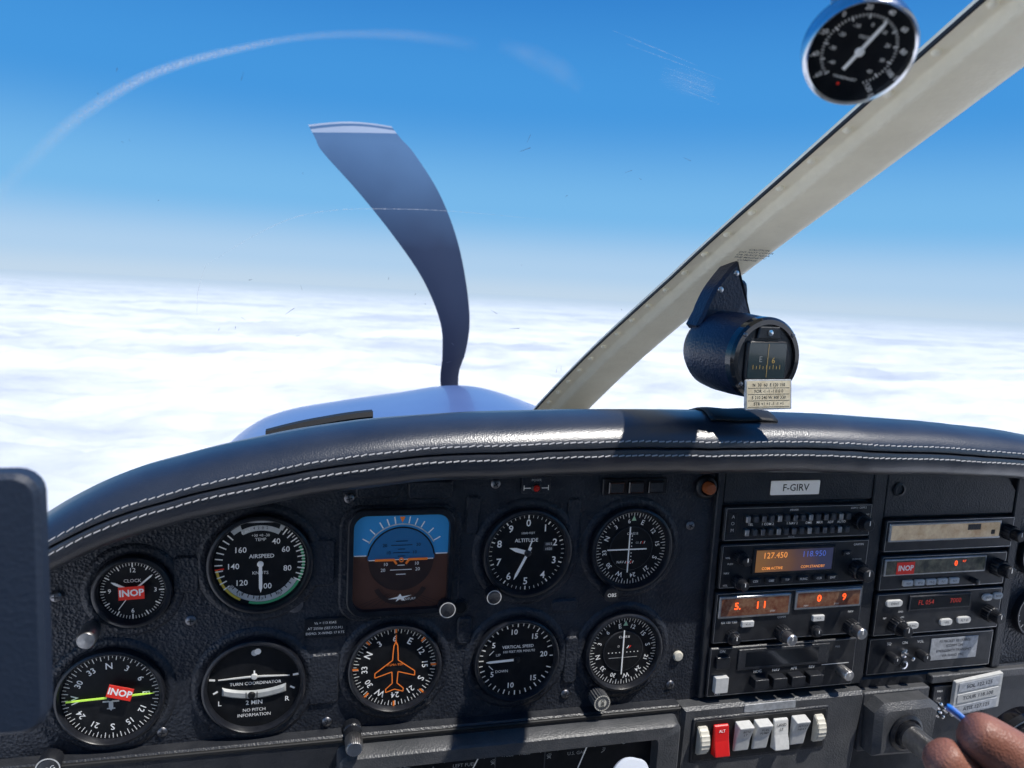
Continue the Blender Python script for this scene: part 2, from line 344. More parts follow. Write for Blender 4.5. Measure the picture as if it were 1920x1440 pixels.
def vor(name, loc, Ro, rot, label, cross, dev=0):
    e, mb = gauge(name, loc, Ro, Ro - 4.5, label); Rf = Ro - 4.5
    card(mb, rot, Rf, Rf - 9, 5.6)
    mb.build('dial', e)
    mb = MB(); mb.lathe(0, 0, [(Rf - 13.5, 2.3), (Rf - 14, 3.2), (Rf - 14.6, 3.2)], PLATE2, 56); mb.disc(0, 0, Rf - 14.5, 3.1, DIAL, 48)
    mb.text('CLASS B', 0, 14, 3, WHITE, 3.3)
    for k in range(-4, 5):
        if k: mb.disc(k * 3.6, -1, .55, 3.3, WHITE, 10)
        if k and cross: mb.disc(0, k * 3.2 - 1, .55, 3.3, WHITE, 10)
    if cross:
        mb.text('GS', 5, 5.5, 2.6, GREYW, 3.7)
        for k in range(3): mb.line(8 + k * 1.8, 4.5, 9 + k * 1.8, 6.8, .6, 3.7, RED if k % 2 else WHITE)
        mb.text('NAV', -10, -12.5, 3.4, WHITE, 3.4)
        for k in range(5): mb.line(-5.5 + k * 1.8, -13.6, -4.6 + k * 1.8, -11.4, .7, 3.7, RED if k % 2 else WHITE)
    else:
        mb.line(3, 3, 5, 5.5, .8, 3.7, WHITE); mb.line(5, 3, 7, 5.5, .8, 3.7, RED)
        mb.line(-14, -6, 14, -6, .35, 3.4, GREYW); mb.text('D', -5, 5, 3, GREYW, 3.4)
    mb.build('inner_face', e)
    mb = MB(); mb.poly([(-2.3, Rf - 8), (2.3, Rf - 8), (0, Rf - 3)], 4.2, mat('pale_green', (.55, .8, .5), .5)); mb.build('index_marker', e)
    mb = MB(); mb.rp(-.55 + dev, .55 + dev, -22, 21, 4.4, 4.9, WHITE, .3, .1); mb.build('course_needle', e)
    if cross:
        mb = MB(); mb.rp(-24, 14, -.5, .6, 5.1, 5.6, WHITE, .3, .1); mb.build('glideslope_needle', e)
    return e
e = vor('course_deviation_indicator', (-88, -38), 39, -68, 'round course deviation indicator with crossed white needles', True, -3)
kn = ringknob(e, -21, -38, 7, 16, ring=False, name='selector_knob'); 
mb = MB(); mb.text('OBS', 0, 0, 4.6, WHITE, 16.3); mb.build('knob_lettering', kn)
e = vor('course_deviation_indicator', (-88, -137), 38, -101, 'round course indicator with single vertical white needle', False, -1)
kn = ringknob(e, -24, -40, 8, 20, ring=False, name='selector_knob', m=PLATE, rib=.14, cap=IVORY)
mb = MB(); mb.text('OBS', 0, 0, 4.6, BLACK, 20.3, -90, .01); mb.build('knob_lettering', kn)
e, mb = gauge('direction_finder', (-521, -143), 40, 36, 'round compass card dial with lime needle and INOP sticker')
card(mb, -2, 36, 25.5, 6.6); mb.poly([(-1.6, 0), (1.6, 0), (1.6, -10), (0, -12), (-1.6, -10)], 2.3, GREYW); mb.line(-6, -4, 6, -4, 1.4, 2.35, GREYW); mb.line(-3, -10, 3, -10, 1, 2.35, GREYW)
mb.build('dial', e); needle(e, 88, 32, 1.5, 32, tip=6, m=LIME, hub=2.6)
sticker(e, 7.5, 5, 18.5, 10.5, -17, 6.9)
kn = ringknob(e, -42, -47, 9, 18, name='heading_knob')
mb = MB(); mb.text('HDG', 0, 0, 5.4, WHITE, 19.4, 20); mb.build('knob_lettering', kn)
# turn coordinator
e, mb = gauge('turn_coordinator', (-413, -143), 41, 36.5, 'round turn coordinator with white aeroplane and slip ball')
mb.text('TURN COORDINATOR', 1, 2, 3.9, WHITE, 2.3); mb.text('2 MIN', 0, -15, 5.2, WHITE, 2.3, 0, .01); mb.text('NO PITCH', 0, -21.5, 3.9, WHITE, 2.3); mb.text('INFORMATION', 0, -26, 3.9, WHITE, 2.3)
mb.text('L', -27, -14, 6, WHITE, 2.3, 0, .01); mb.text('R', 26, -14, 6, WHITE, 2.3, 0, .01)
mb.disc(0, 28.5, 2.6, 2.3, GREYW); mb.disc(2.5, 29.5, 2.6, 2.35, WHITE)
mb.line(-35, 7.5, -30.5, 7, 1.8, 2.3, WHITE); mb.line(35, 7.5, 30.5, 7, 1.8, 2.3, WHITE); mb.line(-32, -5, -28.5, -3, 1.5, 2.3, WHITE); mb.line(32, -5, 28.5, -3, 1.5, 2.3, WHITE)
mb.build('dial', e)
mb = MB(); mb.plate([(-28, 6.9), (-7, 7.5), (7, 7.5), (28, 6.9), (28, 7.7), (7, 9.0), (-7, 9.0), (-28, 7.7)], 3, 3.8, GREYW, .2); mb.lathe(0, 8.5, [(2.6, 3), (2.6, 4.2), (2, 5), (.01, 5.2)], GREYW, 24)
mb.line(0, 8, 0, 14, 1.2, 3.9, WHITE); mb.build('aeroplane_symbol', e)
mb = MB()
TUBE = mat('slip_tube_glass', (.36, .37, .36), .35, coat=.4, var=.3, vscale=120)
P = []
for k in range(13): a = -24 + 48 * k / 12; P.append((62 * math.sin(rad(a)), 40 - 50 * math.cos(rad(a))))
Q = [(x * .995, z + 7.0) for x, z in P[::-1]]
mb.plate(P + Q, 2.5, 4.6, TUBE, 1.6); mb.build('slip_tube', e, (0, 0, -1))
mb = MB(); mb.lathe(-2, -7.3, [(3.2, 4.5), (2.4, 6), (.01, 6.6)], DIAL, 28); mb.line(-6.3, -10.4, -6.3, -4.2, .7, 4.9, BLACK); mb.line(2.3, -10.4, 2.3, -4.2, .7, 4.9, BLACK); mb.build('slip_ball', e)
# heading
e, mb = gauge('heading_indicator', (-298, -136), 40, 36, 'round heading indicator with orange aeroplane outline')
card(mb, -62, 36, 25.5, 7.2)
for k in range(8): a = 45 * k; mb.tick(0, 0, a, 31, 35.8, 1.6, 2.6, ORANGE)
mb.text('SIGMA-TEK', 0, 2, 2.9, ORANGE, 2.4); mb.build('dial', e)
mb = MB()
half = [(0, 24), (1.6, 20), (2.2, 12), (2.4, 7), (17, -4), (17, -8), (2.6, -3.5), (2, -14), (7.5, -19), (7.5, -22), (0, -19.5)]
out = half + [(-x, z) for x, z in half[::-1][1:-1]]
for i in range(len(out)): x0, z0 = out[i]; x1, z1 = out[(i + 1) % len(out)]; mb.line(x0, z0, x1, z1, .85, 4, ORANGE)
mb.line(0, 30, 0, 23, 1, 4, ORANGE)
mb.build('aeroplane_outline', e)
# VSI
e, mb = gauge('vertical_speed_indicator', (-190, -137), 39, 35, 'round vertical speed indicator reading near zero')
for t, a in (('5', 303), ('10', 352), ('15', 38), ('20', 84), ('15', 140), ('10', 190), ('5', 238)): mb.text(t, 25.5 * math.sin(rad(a)), 25.5 * math.cos(rad(a)), 7, WHITE, 2.3, 0, .015)
for a in range(270, 270 + 171, 9): mb.tick(0, 0, a, 31 if a % 2 else 30, 34.3, .7 if a % 2 else 1, 2.3, WHITE)
for a in range(270, 270 - 171, -9): mb.tick(0, 0, a, 31 if a % 2 else 30, 34.3, .7 if a % 2 else 1, 2.3, WHITE)
mb.text('VERTICAL SPEED', 1, 11.5, 3.9, WHITE, 2.35, 0, .01); mb.text('100 FEET PER MINUTE', 2, 7, 3.1, WHITE, 2.35); mb.text('UP', -17, 4.5, 3.5, WHITE, 2.35); mb.text('DOWN', -13, -11, 3.5, WHITE, 2.35)
mb.line(-21, 9, -25, 5, .7, 2.3, WHITE); mb.line(-21, -9, -25, -5, .7, 2.3, WHITE); mb.line(31, 1, 34, 1, .9, 2.3, WHITE)
mb.build('dial', e); needle(e, 268, 28, 2, 0, hub=3)
# attitude indicator
e = root('attitude_indicator', (-296, 0, -41), 'squared attitude indicator with blue sky and brown ground halves', 'flight instrument', G)
mb = MB()
HX, HZ, RC = 39.5, 41, 11
o1 = rr(-44.5, 44.5, -46.5, 46.5, 14, 8); i1 = rr(-HX, HX, -HZ, HZ, RC, 8); n = len(o1)
V = [(x, -2, z) for x, z in o1] + [(x, -6.5, z) for x, z in o1] + [(x * .98, -7.5, z * .98) for x, z in o1] + [(x * 1.012, -7.5, z * 1.012) for x, z in i1] + [(x, -2.9, z) for x, z in i1]
F = [(j * n + i, j * n + (i + 1) % n, (j + 1) * n + (i + 1) % n, (j + 1) * n + i) for j in range(4) for i in range(n)]
mb.add(V, F, BEZEL); mb.build('bezel', e)
mb = MB(); z0 = 6
ring = rr(-HX - .1, HX + .1, -HZ - .1, HZ + .1, RC, 8)
up = sorted([p for p in ring if p[1] > z0], key=lambda p: math.atan2(p[1] - z0, p[0])); dn = sorted([p for p in ring if p[1] < z0], key=lambda p: math.atan2(p[1] - z0, p[0]))
mb.poly([(HX, z0)] + up + [(-HX, z0)], 3, SKYB); mb.poly([(-HX, z0)] + dn + [(HX, z0)], 3, BROWN)
for a in (-60, -45, -30, -20, -10, 10, 20, 30, 45, 60): mb.tick(0, 2, a, 31.5, 37.5, 1.0, 3.2, WHITE)
mb.sector(0, 2, 30.2, 31.2, -62, 62, 3.2, GREYW); mb.line(-39, 6, -29, 6, .9, 3.3, WHITE); mb.line(29, 6, 39, 6, .9, 3.3, WHITE)
mb.poly([(-2.3, 39), (2.3, 39), (0, 34)], 3.4, ORANGE)
for k in range(-5, 6): mb.line(k * 2.0, -28, k * 9.0 * .85, -39, .4, 3.2, BROWN2)
mb.build('backdrop', e)
mb = MB()
mb.sector(0, 2, .01, 28, -90, 90, 3.6, SKYB2, 48); mb.sector(0, 2, .01, 28, 90, 270, 3.6, BROWN2, 48)
mb.sector(0, 2, 27.3, 28.6, -82, 82, 3.8, BEZEL, 48); mb.sector(0, 2, 27.4, 28.3, 90, 270, 3.8, BROWN, 48)
mb.line(-27, 2, 27, 2, .8, 3.9, WHITE)
for z, w in ((5, 6), (8, 14), (11, 6), (14.5, 18), (18, 10), (-3, 6), (-7, 18), (-11, 8)): mb.line(-w / 2, z, w / 2, z, .6, 3.9, BLACK if z > 0 else WHITE)
for t, x, z in (('20', -14, 14.5), ('20', 14, 14.5), ('10', -11, 8), ('10', 11, 8), ('10', -13, -2), ('20', -15, -7), ('20', 14, -7), ('10', 13, -2)): mb.text(t, x, z, 4, BLACK if z > 3 else WHITE, 3.95)
mb.build('horizon_ball', e)
mb = MB()
mb.plate([(-22, 1.4), (-7, 1.4), (-4.5, -2), (-3.2, -1), (-6, 3.2), (-22, 3.2)], 4.6, 5.4, ORANGE, .1); mb.plate([(22, 1.4), (7, 1.4), (4.5, -2), (3.2, -1), (6, 3.2), (22, 3.2)], 4.6, 5.4, ORANGE, .1); mb.lathe(0, 2, [(2, 4.6), (2, 5.4), (1, 5.4)], ORANGE, 20)
mb.build('aeroplane_symbol', e)
mb = MB(); mb.sector(0, -14, 20, 24, 115, 245, 4.2, BROWN2, 30); mb.poly([(-10, -32.5), (-2, -30.5), (0, -28), (1.5, -30.5), (10, -29.5), (3, -32), (4, -34.5), (0, -32.8), (-3.5, -35), (-2.5, -32.5)], 4.6, WHITE); mb.text('CENTURY', 7, -33, 2.8, WHITE, 4.8, 4); mb.build('logo_plate', e)
ringknob(e, 39, -40, 7, 16)
mb = MB(); mb.lathe(0, 0, [(6.3, 0), (6.3, 2), (5, 3.2), (.01, 3.3)], DIAL, 30); mb.build('blank_cap', e, (53, 0, -44))

e = root('trim_knob', (-333, -2, -188), 'knurled metal knob with black base under the heading indicator', 'knob')
mb = MB(); mb.lathe(0, 0, [(8, 0), (8, 8), (7, 9), (7, 18)], BLACK, 40, rib=.06); mb.build('base', e)
mb = MB(); mb.lathe(0, 0, [(7, 18), (7.3, 19), (7.3, 32), (6, 34), (.01, 34.5)], STEEL, 56, rib=.05); mb.build('cap', e)

# =================================================================== RADIOS
GR = 'avionics units stacked in the panel'
def radio(name, x0, z0, w, h, label, D=9):
    e = root(name, (x0, 0, z0), label, 'aircraft radio', GR)
    mb = MB(); mb.rp(0, w, -h, 0, 0, D, RADIO, 2, .9)
    mb.line(1.5, -h + 1.3, w - 1.5, -h + 1.3, .5, D + .1, STEEL); mb.line(1.5, -1.3, w - 1.5, -1.3, .4, D + .1, STEEL)
    mb.line(1.3, -1.5, 1.3, -h + 1.5, .4, D + .1, STEEL); mb.line(w - 1.3, -1.5, w - 1.3, -h + 1.5, .4, D + .1, STEEL)
    return e, mb
def dknob(e, x, z, r, L, D=9, tip=None, name='knob', two=True):
    mb = MB()
    if two: mb.lathe(0, 0, [(r, 0), (r, L * .45), (r * .9, L * .5), (r * .72, L * .5)], BLACK, 36, rib=.08)
    mb.lathe(0, 0, [(r * (.72 if two else 1), 0), (r * (.72 if two else 1), L - 1), (r * (.6 if two else .85), L), (.01, L)], tip or BLACK, 36, rib=.06)
    mb.line(0, 0, 0, r * .55, .8, L + .1, WHITE)
    return mb.build(name, e, (x, -D, z))
def key(e, x, z, w, h, t, m=RADIO, tm=WHITE, D=9, L=2.5, r=1, ts=None, name='button'):
    mb = MB(); mb.rp(-w / 2, w / 2, -h / 2, h / 2, 0, L, m, r, .5)
    if t: mb.text(t, 0, 0, ts or h * .62, tm, L + .12)
    return mb.build(name, e, (x, -D, z))
e = root('registration_sign', (73, -5, 16.5), 'white label plate reading F-GIRV above the radios', 'sign')
mb = MB(); mb.rp(-26, 26, -6.8, 6.8, 0, 1.4, mat('white_laminate', (.82, .82, .81), .4, var=.1, emit=.15), .8, .3); mb.text('F-GIRV', 0, 0, 9.5, BLACK, 1.55, 0, .01); mb.build('plate', e)  # plate is given a slight glow of its own
# audio panel
e, mb = radio('audio_panel', 0, 0, 159, 33, 'black audio selector panel with a row of small switches')
mb.rp(4, 12, -26, -5, 8.5, 10, BLACK, .6, .3)
for t, z in (('A', -9), ('O', -15.5), ('M', -22)): mb.text(t, 8, z, 4.5, GREYW, 10.2)
mb.text('SPEAKER', 72, -4.2, 2.4, WHITE, 9.2); mb.text('COM 1  COM 2', 143, -4, 2.6, WHITE, 9.2); mb.text('PHONE', 72, -30.6, 2.0, GREYW, 9.2); mb.text('INT', 154, -11, 2.2, WHITE, 9.2)
mb.rp(18, 134, -28.8, -6.4, 8.8, 9.3, BLACK, 1, .1)
for t, x in (('TEL', 27), ('1 COM 2', 45), ('1 NAV 2', 71), ('DME', 89), ('MKR', 101), ('ADF', 113), ('AUTO', 125)): mb.text(t, x, -17.2, 3.4, WHITE, 9.5, 0, .01)
mb.build('faceplate', e)
for k in range(14):
    for zz in (-11, -23.8):
        mb = MB(); mb.rp(-2.2, 2.2, -3, 3, 0, 4.5, (PLATE, STEEL, PLATE, SCREWM)[(k * 3 + int(zz)) % 4], .6, .6); mb.build('toggle', e, (22 + k * 8.3, -9.4, zz))
dknob(e, 145, -17, 8.5, 16)
e, mb = radio('navigation_radio', 0, -36, 160, 43.5, 'radio with amber display showing 127.450 and 118.950')
mb.rp(33, 122, -30.5, -4, 8.8, 10.4, BLACK, 1.5, .6); mb.text('GARMIN', 148, -5, 3, WHITE, 9.2); mb.text('VOL', 7, -13, 2.6, WHITE, 9.2); mb.text('PUSH', 10, -19, 2.4, WHITE, 9.2); mb.text('NAV', 7, -28, 2.8, WHITE, 9.2); mb.text('PUSH ON', 148, -20, 2.4, GREYW, 9.2); mb.text('VOL', 7, -40, 2.6, WHITE, 9.2)
mb.build('faceplate', e)
DW = bpy.data.materials.new('display_window'); DW.use_nodes = True
nt = DW.node_tree; N = nt.nodes; L_ = nt.links
tc = N.new('ShaderNodeTexCoord'); sx = N.new('ShaderNodeSeparateXYZ'); L_.new(tc.outputs['Object'], sx.inputs[0])
nz = N.new('ShaderNodeTexNoise'); nz.inputs['Scale'].default_value = 40; L_.new(tc.outputs['Object'], nz.inputs['Vector'])
mr = N.new('ShaderNodeMapRange'); mr.inputs['From Min'].default_value = .036; mr.inputs['From Max'].default_value = .119; L_.new(sx.outputs['X'], mr.inputs['Value'])
ad = N.new('ShaderNodeMath'); ad.operation = 'MULTIPLY_ADD'; ad.inputs[1].default_value = .35; L_.new(nz.outputs['Fac'], ad.inputs[0]); L_.new(mr.outputs['Result'], ad.inputs[2])
cr = N.new('ShaderNodeValToRGB'); cr.color_ramp.elements[0].position = .15; cr.color_ramp.elements[0].color = (.30, .14, .05, 1); cr.color_ramp.elements[1].position = 1; cr.color_ramp.elements[1].color = (.045, .05, .10, 1)
q = cr.color_ramp.elements.new(.6); q.color = (.17, .085, .055, 1)
L_.new(ad.outputs[0], cr.inputs['Fac']); bb = N['Principled BSDF']; L_.new(cr.outputs['Color'], bb.inputs['Base Color']); L_.new(cr.outputs['Color'], bb.inputs['Emission Color']); bb.inputs['Emission Strength'].default_value = .5; bb.inputs['Roughness'].default_value = .25
mb = MB(); mb.flat(36, 119, -28, -6.5, 10.5, DW)
mb.text('127.450', 56, -12, 8.2, AMBTX, 10.7); mb.text('118.950', 98, -12, 8.2, mat('blue_text', (.12, .20, .70), .4, emit=.4), 10.7); mb.text('COM ACTIVE', 54, -24.5, 3.8, AMBTX, 10.7, 0, .01); mb.text('COM STANDBY', 98, -24.5, 3.8, AMBTX, 10.7)
mb.build('display', e)
for t, x in (('CDI', 37), ('OBS', 54), ('T/P', 71), ('FUNC', 89), ('CLR', 106), ('ENT', 121)): key(e, x, -36.5, 12, 5.5, t, m=BLACK, ts=3.2)
key(e, 135, -13, 9, 5, '<>', m=BLACK, ts=3.4)
dknob(e, 19, -12, 6.5, 15); dknob(e, 19, -36, 6.5, 15); dknob(e, 148, -30, 9, 20)
e, mb = radio('navigation_communication_radio', -1, -83, 161, 51, 'twin window radio with glowing orange-red digits')
mb.text('KX 155 TSO', 16, -30, 3.2, WHITE, 9.2); mb.text('COMM', 72, -28, 3, WHITE, 9.2); mb.text('NAV', 149, -27, 3, WHITE, 9.2); mb.text('PULL', 70, -49, 2, GREYW, 9.2)
mb.build('faceplate', e)
for x0, x1, z0, z1 in ((3, 79, -25, -3.5), (84, 158, -21, -2)):
    mb = MB(); mb.rp(x0, x1, z0, z1, 8.6, 11, STEEL, 1, .5); mb.flat(x0 + 2.2, x1 - 2.2, z0 + 2.2, z1 - 2.2, 11.1, SCREENW)
    if x0 == 3:
        for t, x in (('5.', 22), ('1 1', 47)): mb.text(t, x, -13.5, 9.5, LED, 11.3, 0, .02)
        mb.text('STBY', 60, -20, 2.6, GREYW, 11.3)
    else:
        for t, x in (('0', 110), ('9', 138)): mb.text(t, x, -10.5, 9.5, LED, 11.3, 0, .02)
        mb.text('STBY', 130, -17, 2.6, GREYW, 11.3); mb.text('NAV', 96, -17, 2.6, GREYW, 11.3)
    mb.build('display', e)
key(e, 35, -32, 13, 6, '<->', m=GREYW, tm=BLACK); key(e, 112, -31, 13, 6, '<->', m=GREYW, tm=BLACK)
dknob(e, 73, -43, 8, 20, tip=STEEL); dknob(e, 150, -42, 8, 20, tip=STEEL); dknob(e, 20, -44, 7, 10); dknob(e, 110, -44, 6, 8)
e, mb = radio('autopilot_controller', -2, -138, 162, 50, 'autopilot control unit with HDG NAV APR REV buttons')
mb.rp(30, 130, -24, -3, 8.6, 10.5, PLATE2, 1, .5); mb.flat(38, 118, -21, -6, 10.6, SCREEN); mb.text('ON', 13, -4, 3.8, WHITE, 9.2); mb.text('OFF', 12, -47.5, 3.6, WHITE, 9.2)
for t, x in (('HDG', 53), ('NAV', 73), ('APR', 93), ('REV', 113)): mb.text(t, x, -27.3, 4, WHITE, 9.2)
mb.line(124, -26, 155, -26, .6, 9.2, WHITE); mb.text('PULL', 140, -8, 2.6, GREYW, 9.2)
mb.build('faceplate', e)
for x in (53, 73, 93, 113): key(e, x, -36, 15, 10, '', m=BLACK, L=10, r=1.2)
key(e, 13, -14, 14, 12, '', m=BLACK, L=4, name='rocker_switch'); key(e, 13, -36, 14, 16, '', m=GREYW, L=5, name='rocker_switch')
dknob(e, 147, -33, 5.5, 14, two=False, tip=STEEL)
e, mb = radio('spare_radio', 177, -18, 156, 33, 'old radio with worn beige display window and knob')
mb.build('faceplate', e)
mb = MB(); mb.rp(3, 138, -22, -3, 8.8, 11, CHROME, 1, .6); mb.flat(5.5, 136, -20, -5, 11.1, BEIGE); mb.flat(96, 112, -12, -6, 11.2, BLACK); mb.build('display', e)
dknob(e, 148, -16, 8, 18); key(e, 128, -15, 5, 5, '', m=BLACK)
e, mb = radio('distance_measuring_radio', 177, -55, 153, 36, 'radio with red INOP sticker and five small white keys')
mb.rp(3, 126, -20, -3, 8.8, 10.6, STEEL, 1, .5); mb.build('faceplate', e)
mb = MB(); mb.flat(5, 124, -18.5, -4.5, 10.7, mat('worn_gold_screen', (.09, .08, .06), .3, col2=(.3, .26, .16), vscale=110)); mb.text('0', 88, -10, 7.5, LED, 10.9, 0, .02); mb.text('FLT', 98, -8, 2.8, LED, 10.9); mb.build('display', e)
mb = MB(); mb.plate([(17, -18.6), (38, -18.6), (38, -6), (17, -6)], 10.8, 11.2, RED, .1); mb.text('INOP', 27.5, -12.3, 7.6, WHITE, 11.4, 0, .03); mb.build('inoperative_sticker', e)
for k, t in enumerate(('ADF', 'BFO', 'FRQ', 'FLT', 'RST')): key(e, 33 + k * 14, -28.5, 11.5, 6, t, m=GREYW, tm=BLACK, ts=3)
dknob(e, 140, -16, 9, 20); mb = MB(); mb.lathe(0, 0, [(3, 0), (3, 8), (.01, 9)], BLACK, 20); mb.build('knob', e, (112, -9, -29))
e, mb = radio('transponder', 177, -94, 154, 45, 'transponder with dark red display and white oval keys')
mb.rp(38, 114, -19, -3.5, 8.8, 10.6, PLATE2, 1, .5); mb.text('GND', 30, -20, 2.6, WHITE, 9.2); mb.text('ON', 33, -26, 2.6, WHITE, 9.2); mb.text('ALT', 36, -33, 2.6, WHITE, 9.2); mb.text('SBY', 12, -26, 2.6, WHITE, 9.2); mb.build('faceplate', e)
mb = MB(); mb.flat(40, 112, -17.5, -5, 10.7, SCREEN); mb.text('FL 054', 58, -11, 7, LED2, 10.9); mb.text('7000', 94, -11, 7, LED2, 10.9); mb.build('display', e)
for t, x, z, w in (('IDENT', 20, -10, 19), ('ENT', 134, -10, 12), ('BKSP', 147, -9, 12), ('FUNC', 45, -35, 15), ('VFR', 86, -34, 15), ('FLT ID', 108, -33, 17)): key(e, x, z, w, 7, t, m=GREYW, tm=BLACK, r=3.4, ts=3.3)
dknob(e, 25, -33, 8.5, 20); dknob(e, 138, -27, 8.5, 18)
e, mb = radio('intercom_panel', 178, -143, 154, 40, 'intercom plate with toggle, knob and warning placard', D=5)
for t, x in (('SQ', 24), ('ON', 43), ('VOL', 62)): mb.text(t, x, -7, 4.2, WHITE, 5.2)
mb.build('faceplate', e)
mb = MB(); mb.rp(75, 134, -29, -5, 5, 5.8, SILVERP, .6, .2)
for i, t in enumerate(('PS MICKEY REQUIRES', 'ICOMM ON', 'EMERGENCY TRANSMIT', 'VIA HAND MIC.')): mb.text(t, 104.5, -8.7 - i * 5.3, 4.1, BLACK, 5.95)
mb.build('placard', e)
mb = MB(); mb.lathe(0, 0, [(4.5, 0), (4.5, 2), (1.6, 3), (1.3, 12), (2, 14), (.01, 15)], CHROME, 24); mb.build('toggle', e, (43, -5, -18))
dknob(e, 26, -20, 5, 12, D=5, two=False); dknob(e, 62, -20, 5, 12, D=5, two=False)
mb = MB(); mb.lathe(0, 0, [(4.5, 0), (4.5, 3), (2.6, 3.4), (2.6, -1)], CHROME, 24); mb.build('jack_socket', e, (43, -5, -30))
for i, (x, z, R) in enumerate(((378, -62, 26), (384, -128, 27))):
    e = root('engine_gauge', (x, 0, z), 'round black engine gauge beside the transponder and spare radio', 'gauge', 'engine gauges')
    mb = MB(); mb.lathe(0, 0, [(R - 4, 2), (R - 3, 7), (R - 1, 7.5), (R, 5), (R, 0)], BEZEL, 48); mb.build('bezel', e)
    mb = MB(); mb.disc(0, 0, R - 3.8, 2, DIAL, 40); mb.ticks(0, 0, 20, R - 9, R - 5, .7, 2.2, WHITE, 200, 520); mb.text('EGT' if i else 'AMPS', 0, 5, 4, WHITE, 2.2); mb.build('dial', e); needle(e, 320, R - 7, 1.4, 3)

# =================================================================== SWITCH PANEL
e = root('switch_panel', (0, 0, 0), 'grey plastic panel with one red and several white rocker switches', 'switch panel')
mb = MB()
mb.plate([(-28, -193), (170, -193), (172, -200), (164, -300), (-30, -300)], 0, 16, PLATE, 3)
mb.rp(-18, 130, -249, -203, 15.5, 17.6, PLATE2, 2, 1); mb.rp(-15, 127, -246, -206, 17.4, 17.9, SEAL, 2, .2)
mb.build('housing', e)
mb = MB(); mb.rp(36, 92, -202.5, -194.5, 16, 16.8, SILVERP, .6, .2); mb.build('worn_placard', e)
for x in (-8, 118):
    mb = MB(); mb.lathe(0, 0, [(15, -5), (15, -4.5), (16, -4), (16, 4), (15, 4.5), (15, 5)], IVORY, 48, rib=.05); mb.disc(0, 0, 15, 5, IVORY); mb.disc(0, 0, 15, -5, IVORY)
    o = mb.build('dimmer_wheel', e, (x, -12, -225)); o.rotation_euler = (0, 0, rad(90))
for i, x in enumerate((11, 34, 54, 75, 95)):
    mb = MB(); m = DKRED if i == 0 else GREYW
    w = 7.9
    fl = i in (0, 3)
    P = [(-16, 0), (-14, 10), (0, 5.5), (14, 3), (15, 0)] if fl else [(-15, 0), (-14, 3), (0, 5.5), (14, 11), (16, 0)]
    V = []; n = len(P)
    for xx in (-w, w): V += [(xx, -p[1], p[0]) for p in P]
    mb.add(V, [(k, (k + 1) % n, n + (k + 1) % n, n + k) for k in range(n)] + [tuple(range(n)), tuple(range(n, 2 * n))], m)
    o = mb.build('rocker_switch', e, (x, -18, -225), label='red rocker switch' if i == 0 else None, smooth=False)
    bv = o.modifiers.new('b', 'BEVEL'); bv.width = .0012; bv.segments = 2
    t = {0: ('ALT', ''), 1: ('BCN', 'LT'), 2: ('FUEL', 'PUMP'), 3: ('LAND', 'LT'), 4: ('PITOT', 'HEAT')}[i]
    mb = MB(); mb.text(t[0], 0, 2, 3.8, BLACK if i else WHITE, 0, 0, .01)
    if t[1]: mb.text(t[1], 0, -2.4, 3.8, BLACK, 0, 0, .01)
    q = mb.build('switch_lettering', o, (0, -9.3 if not fl else -4.9, 7.5)); q.rotation_euler = (rad(-10) if fl else rad(21), 0, 0)
# =================================================================== FUEL GAUGE CLUSTER
e = root('fuel_gauge_cluster', (0, 0, 0), 'worn grey framed recessed cluster of fuel and pressure gauges', 'gauge')
mb = MB()
P0 = rr(-346, -34, -330, -197, 6, 4); P1 = rr(-326, -58, -300, -212, 4, 4); n = len(P0)
V = [(x, -14, z) for x, z in P0] + [(x, -28, z) for x, z in rr(-344, -36, -330, -199, 6, 4)] + [(x, -30, z) for x, z in rr(-342, -38, -330, -201, 6, 4)] + [(x, -30, z) for x, z in P1] + [(x, -15.5, z) for x, z in P1]
F = [(j * n + i, j * n + (i + 1) % n, (j + 1) * n + (i + 1) % n, (j + 1) * n + i) for j in range(4) for i in range(n)]
mb.add(V, F, PLATE); mb.build('frame', e)
mb = MB(); mb.flat(-327, -57, -301, -211, 15.8, DIAL)
FW = mat('faint_marking', (.5, .5, .48), .6)
for (t, x, z, s_) in (('LEFT FUEL', -236, -226, 4.6), ('U.S. GAL', -236, -232, 4.6), ('FUEL', -196, -221, 4.2), ('PRESS', -181, -221, 4.2), ('RIGHT FUEL', -132, -220, 4.6), ('U.S. GAL', -132, -226, 4.6)): mb.text(t, x, z, s_, FW, 16)
for cx in (-236, -184, -132):
    for k in range(7):
        a = -54 + 18 * k; mb.tick(cx, -246, a, 30, 32 if k % 2 else 34, .7, 16, FW)
    for t, a in (('0', -50), ('10', -18), ('15', 14), ('25', 48)): mb.text(t, cx + 36 * math.sin(rad(a)), -246 + 32 * math.cos(rad(a)), 3.2, FW, 16)
for cx, cz in ((-290, -225), (-86, -218)):
    for sx in (-1, 1):
        for sz in (-1, 1): mb.line(cx + sx * 11, cz, cx, cz + sz * 3.8, .6, 16, FW)
for cx, a in ((-236, 25), (-132, 20)): mb.tick(cx, -246, a, 6, 30, 1.2, 17, WHITE)
mb.line(-208, -212, -208, -262, 1.2, 16, PLATE); mb.line(-162, -212, -162, -262, 1.2, 16, PLATE)
mb.build('dial_strip', e)

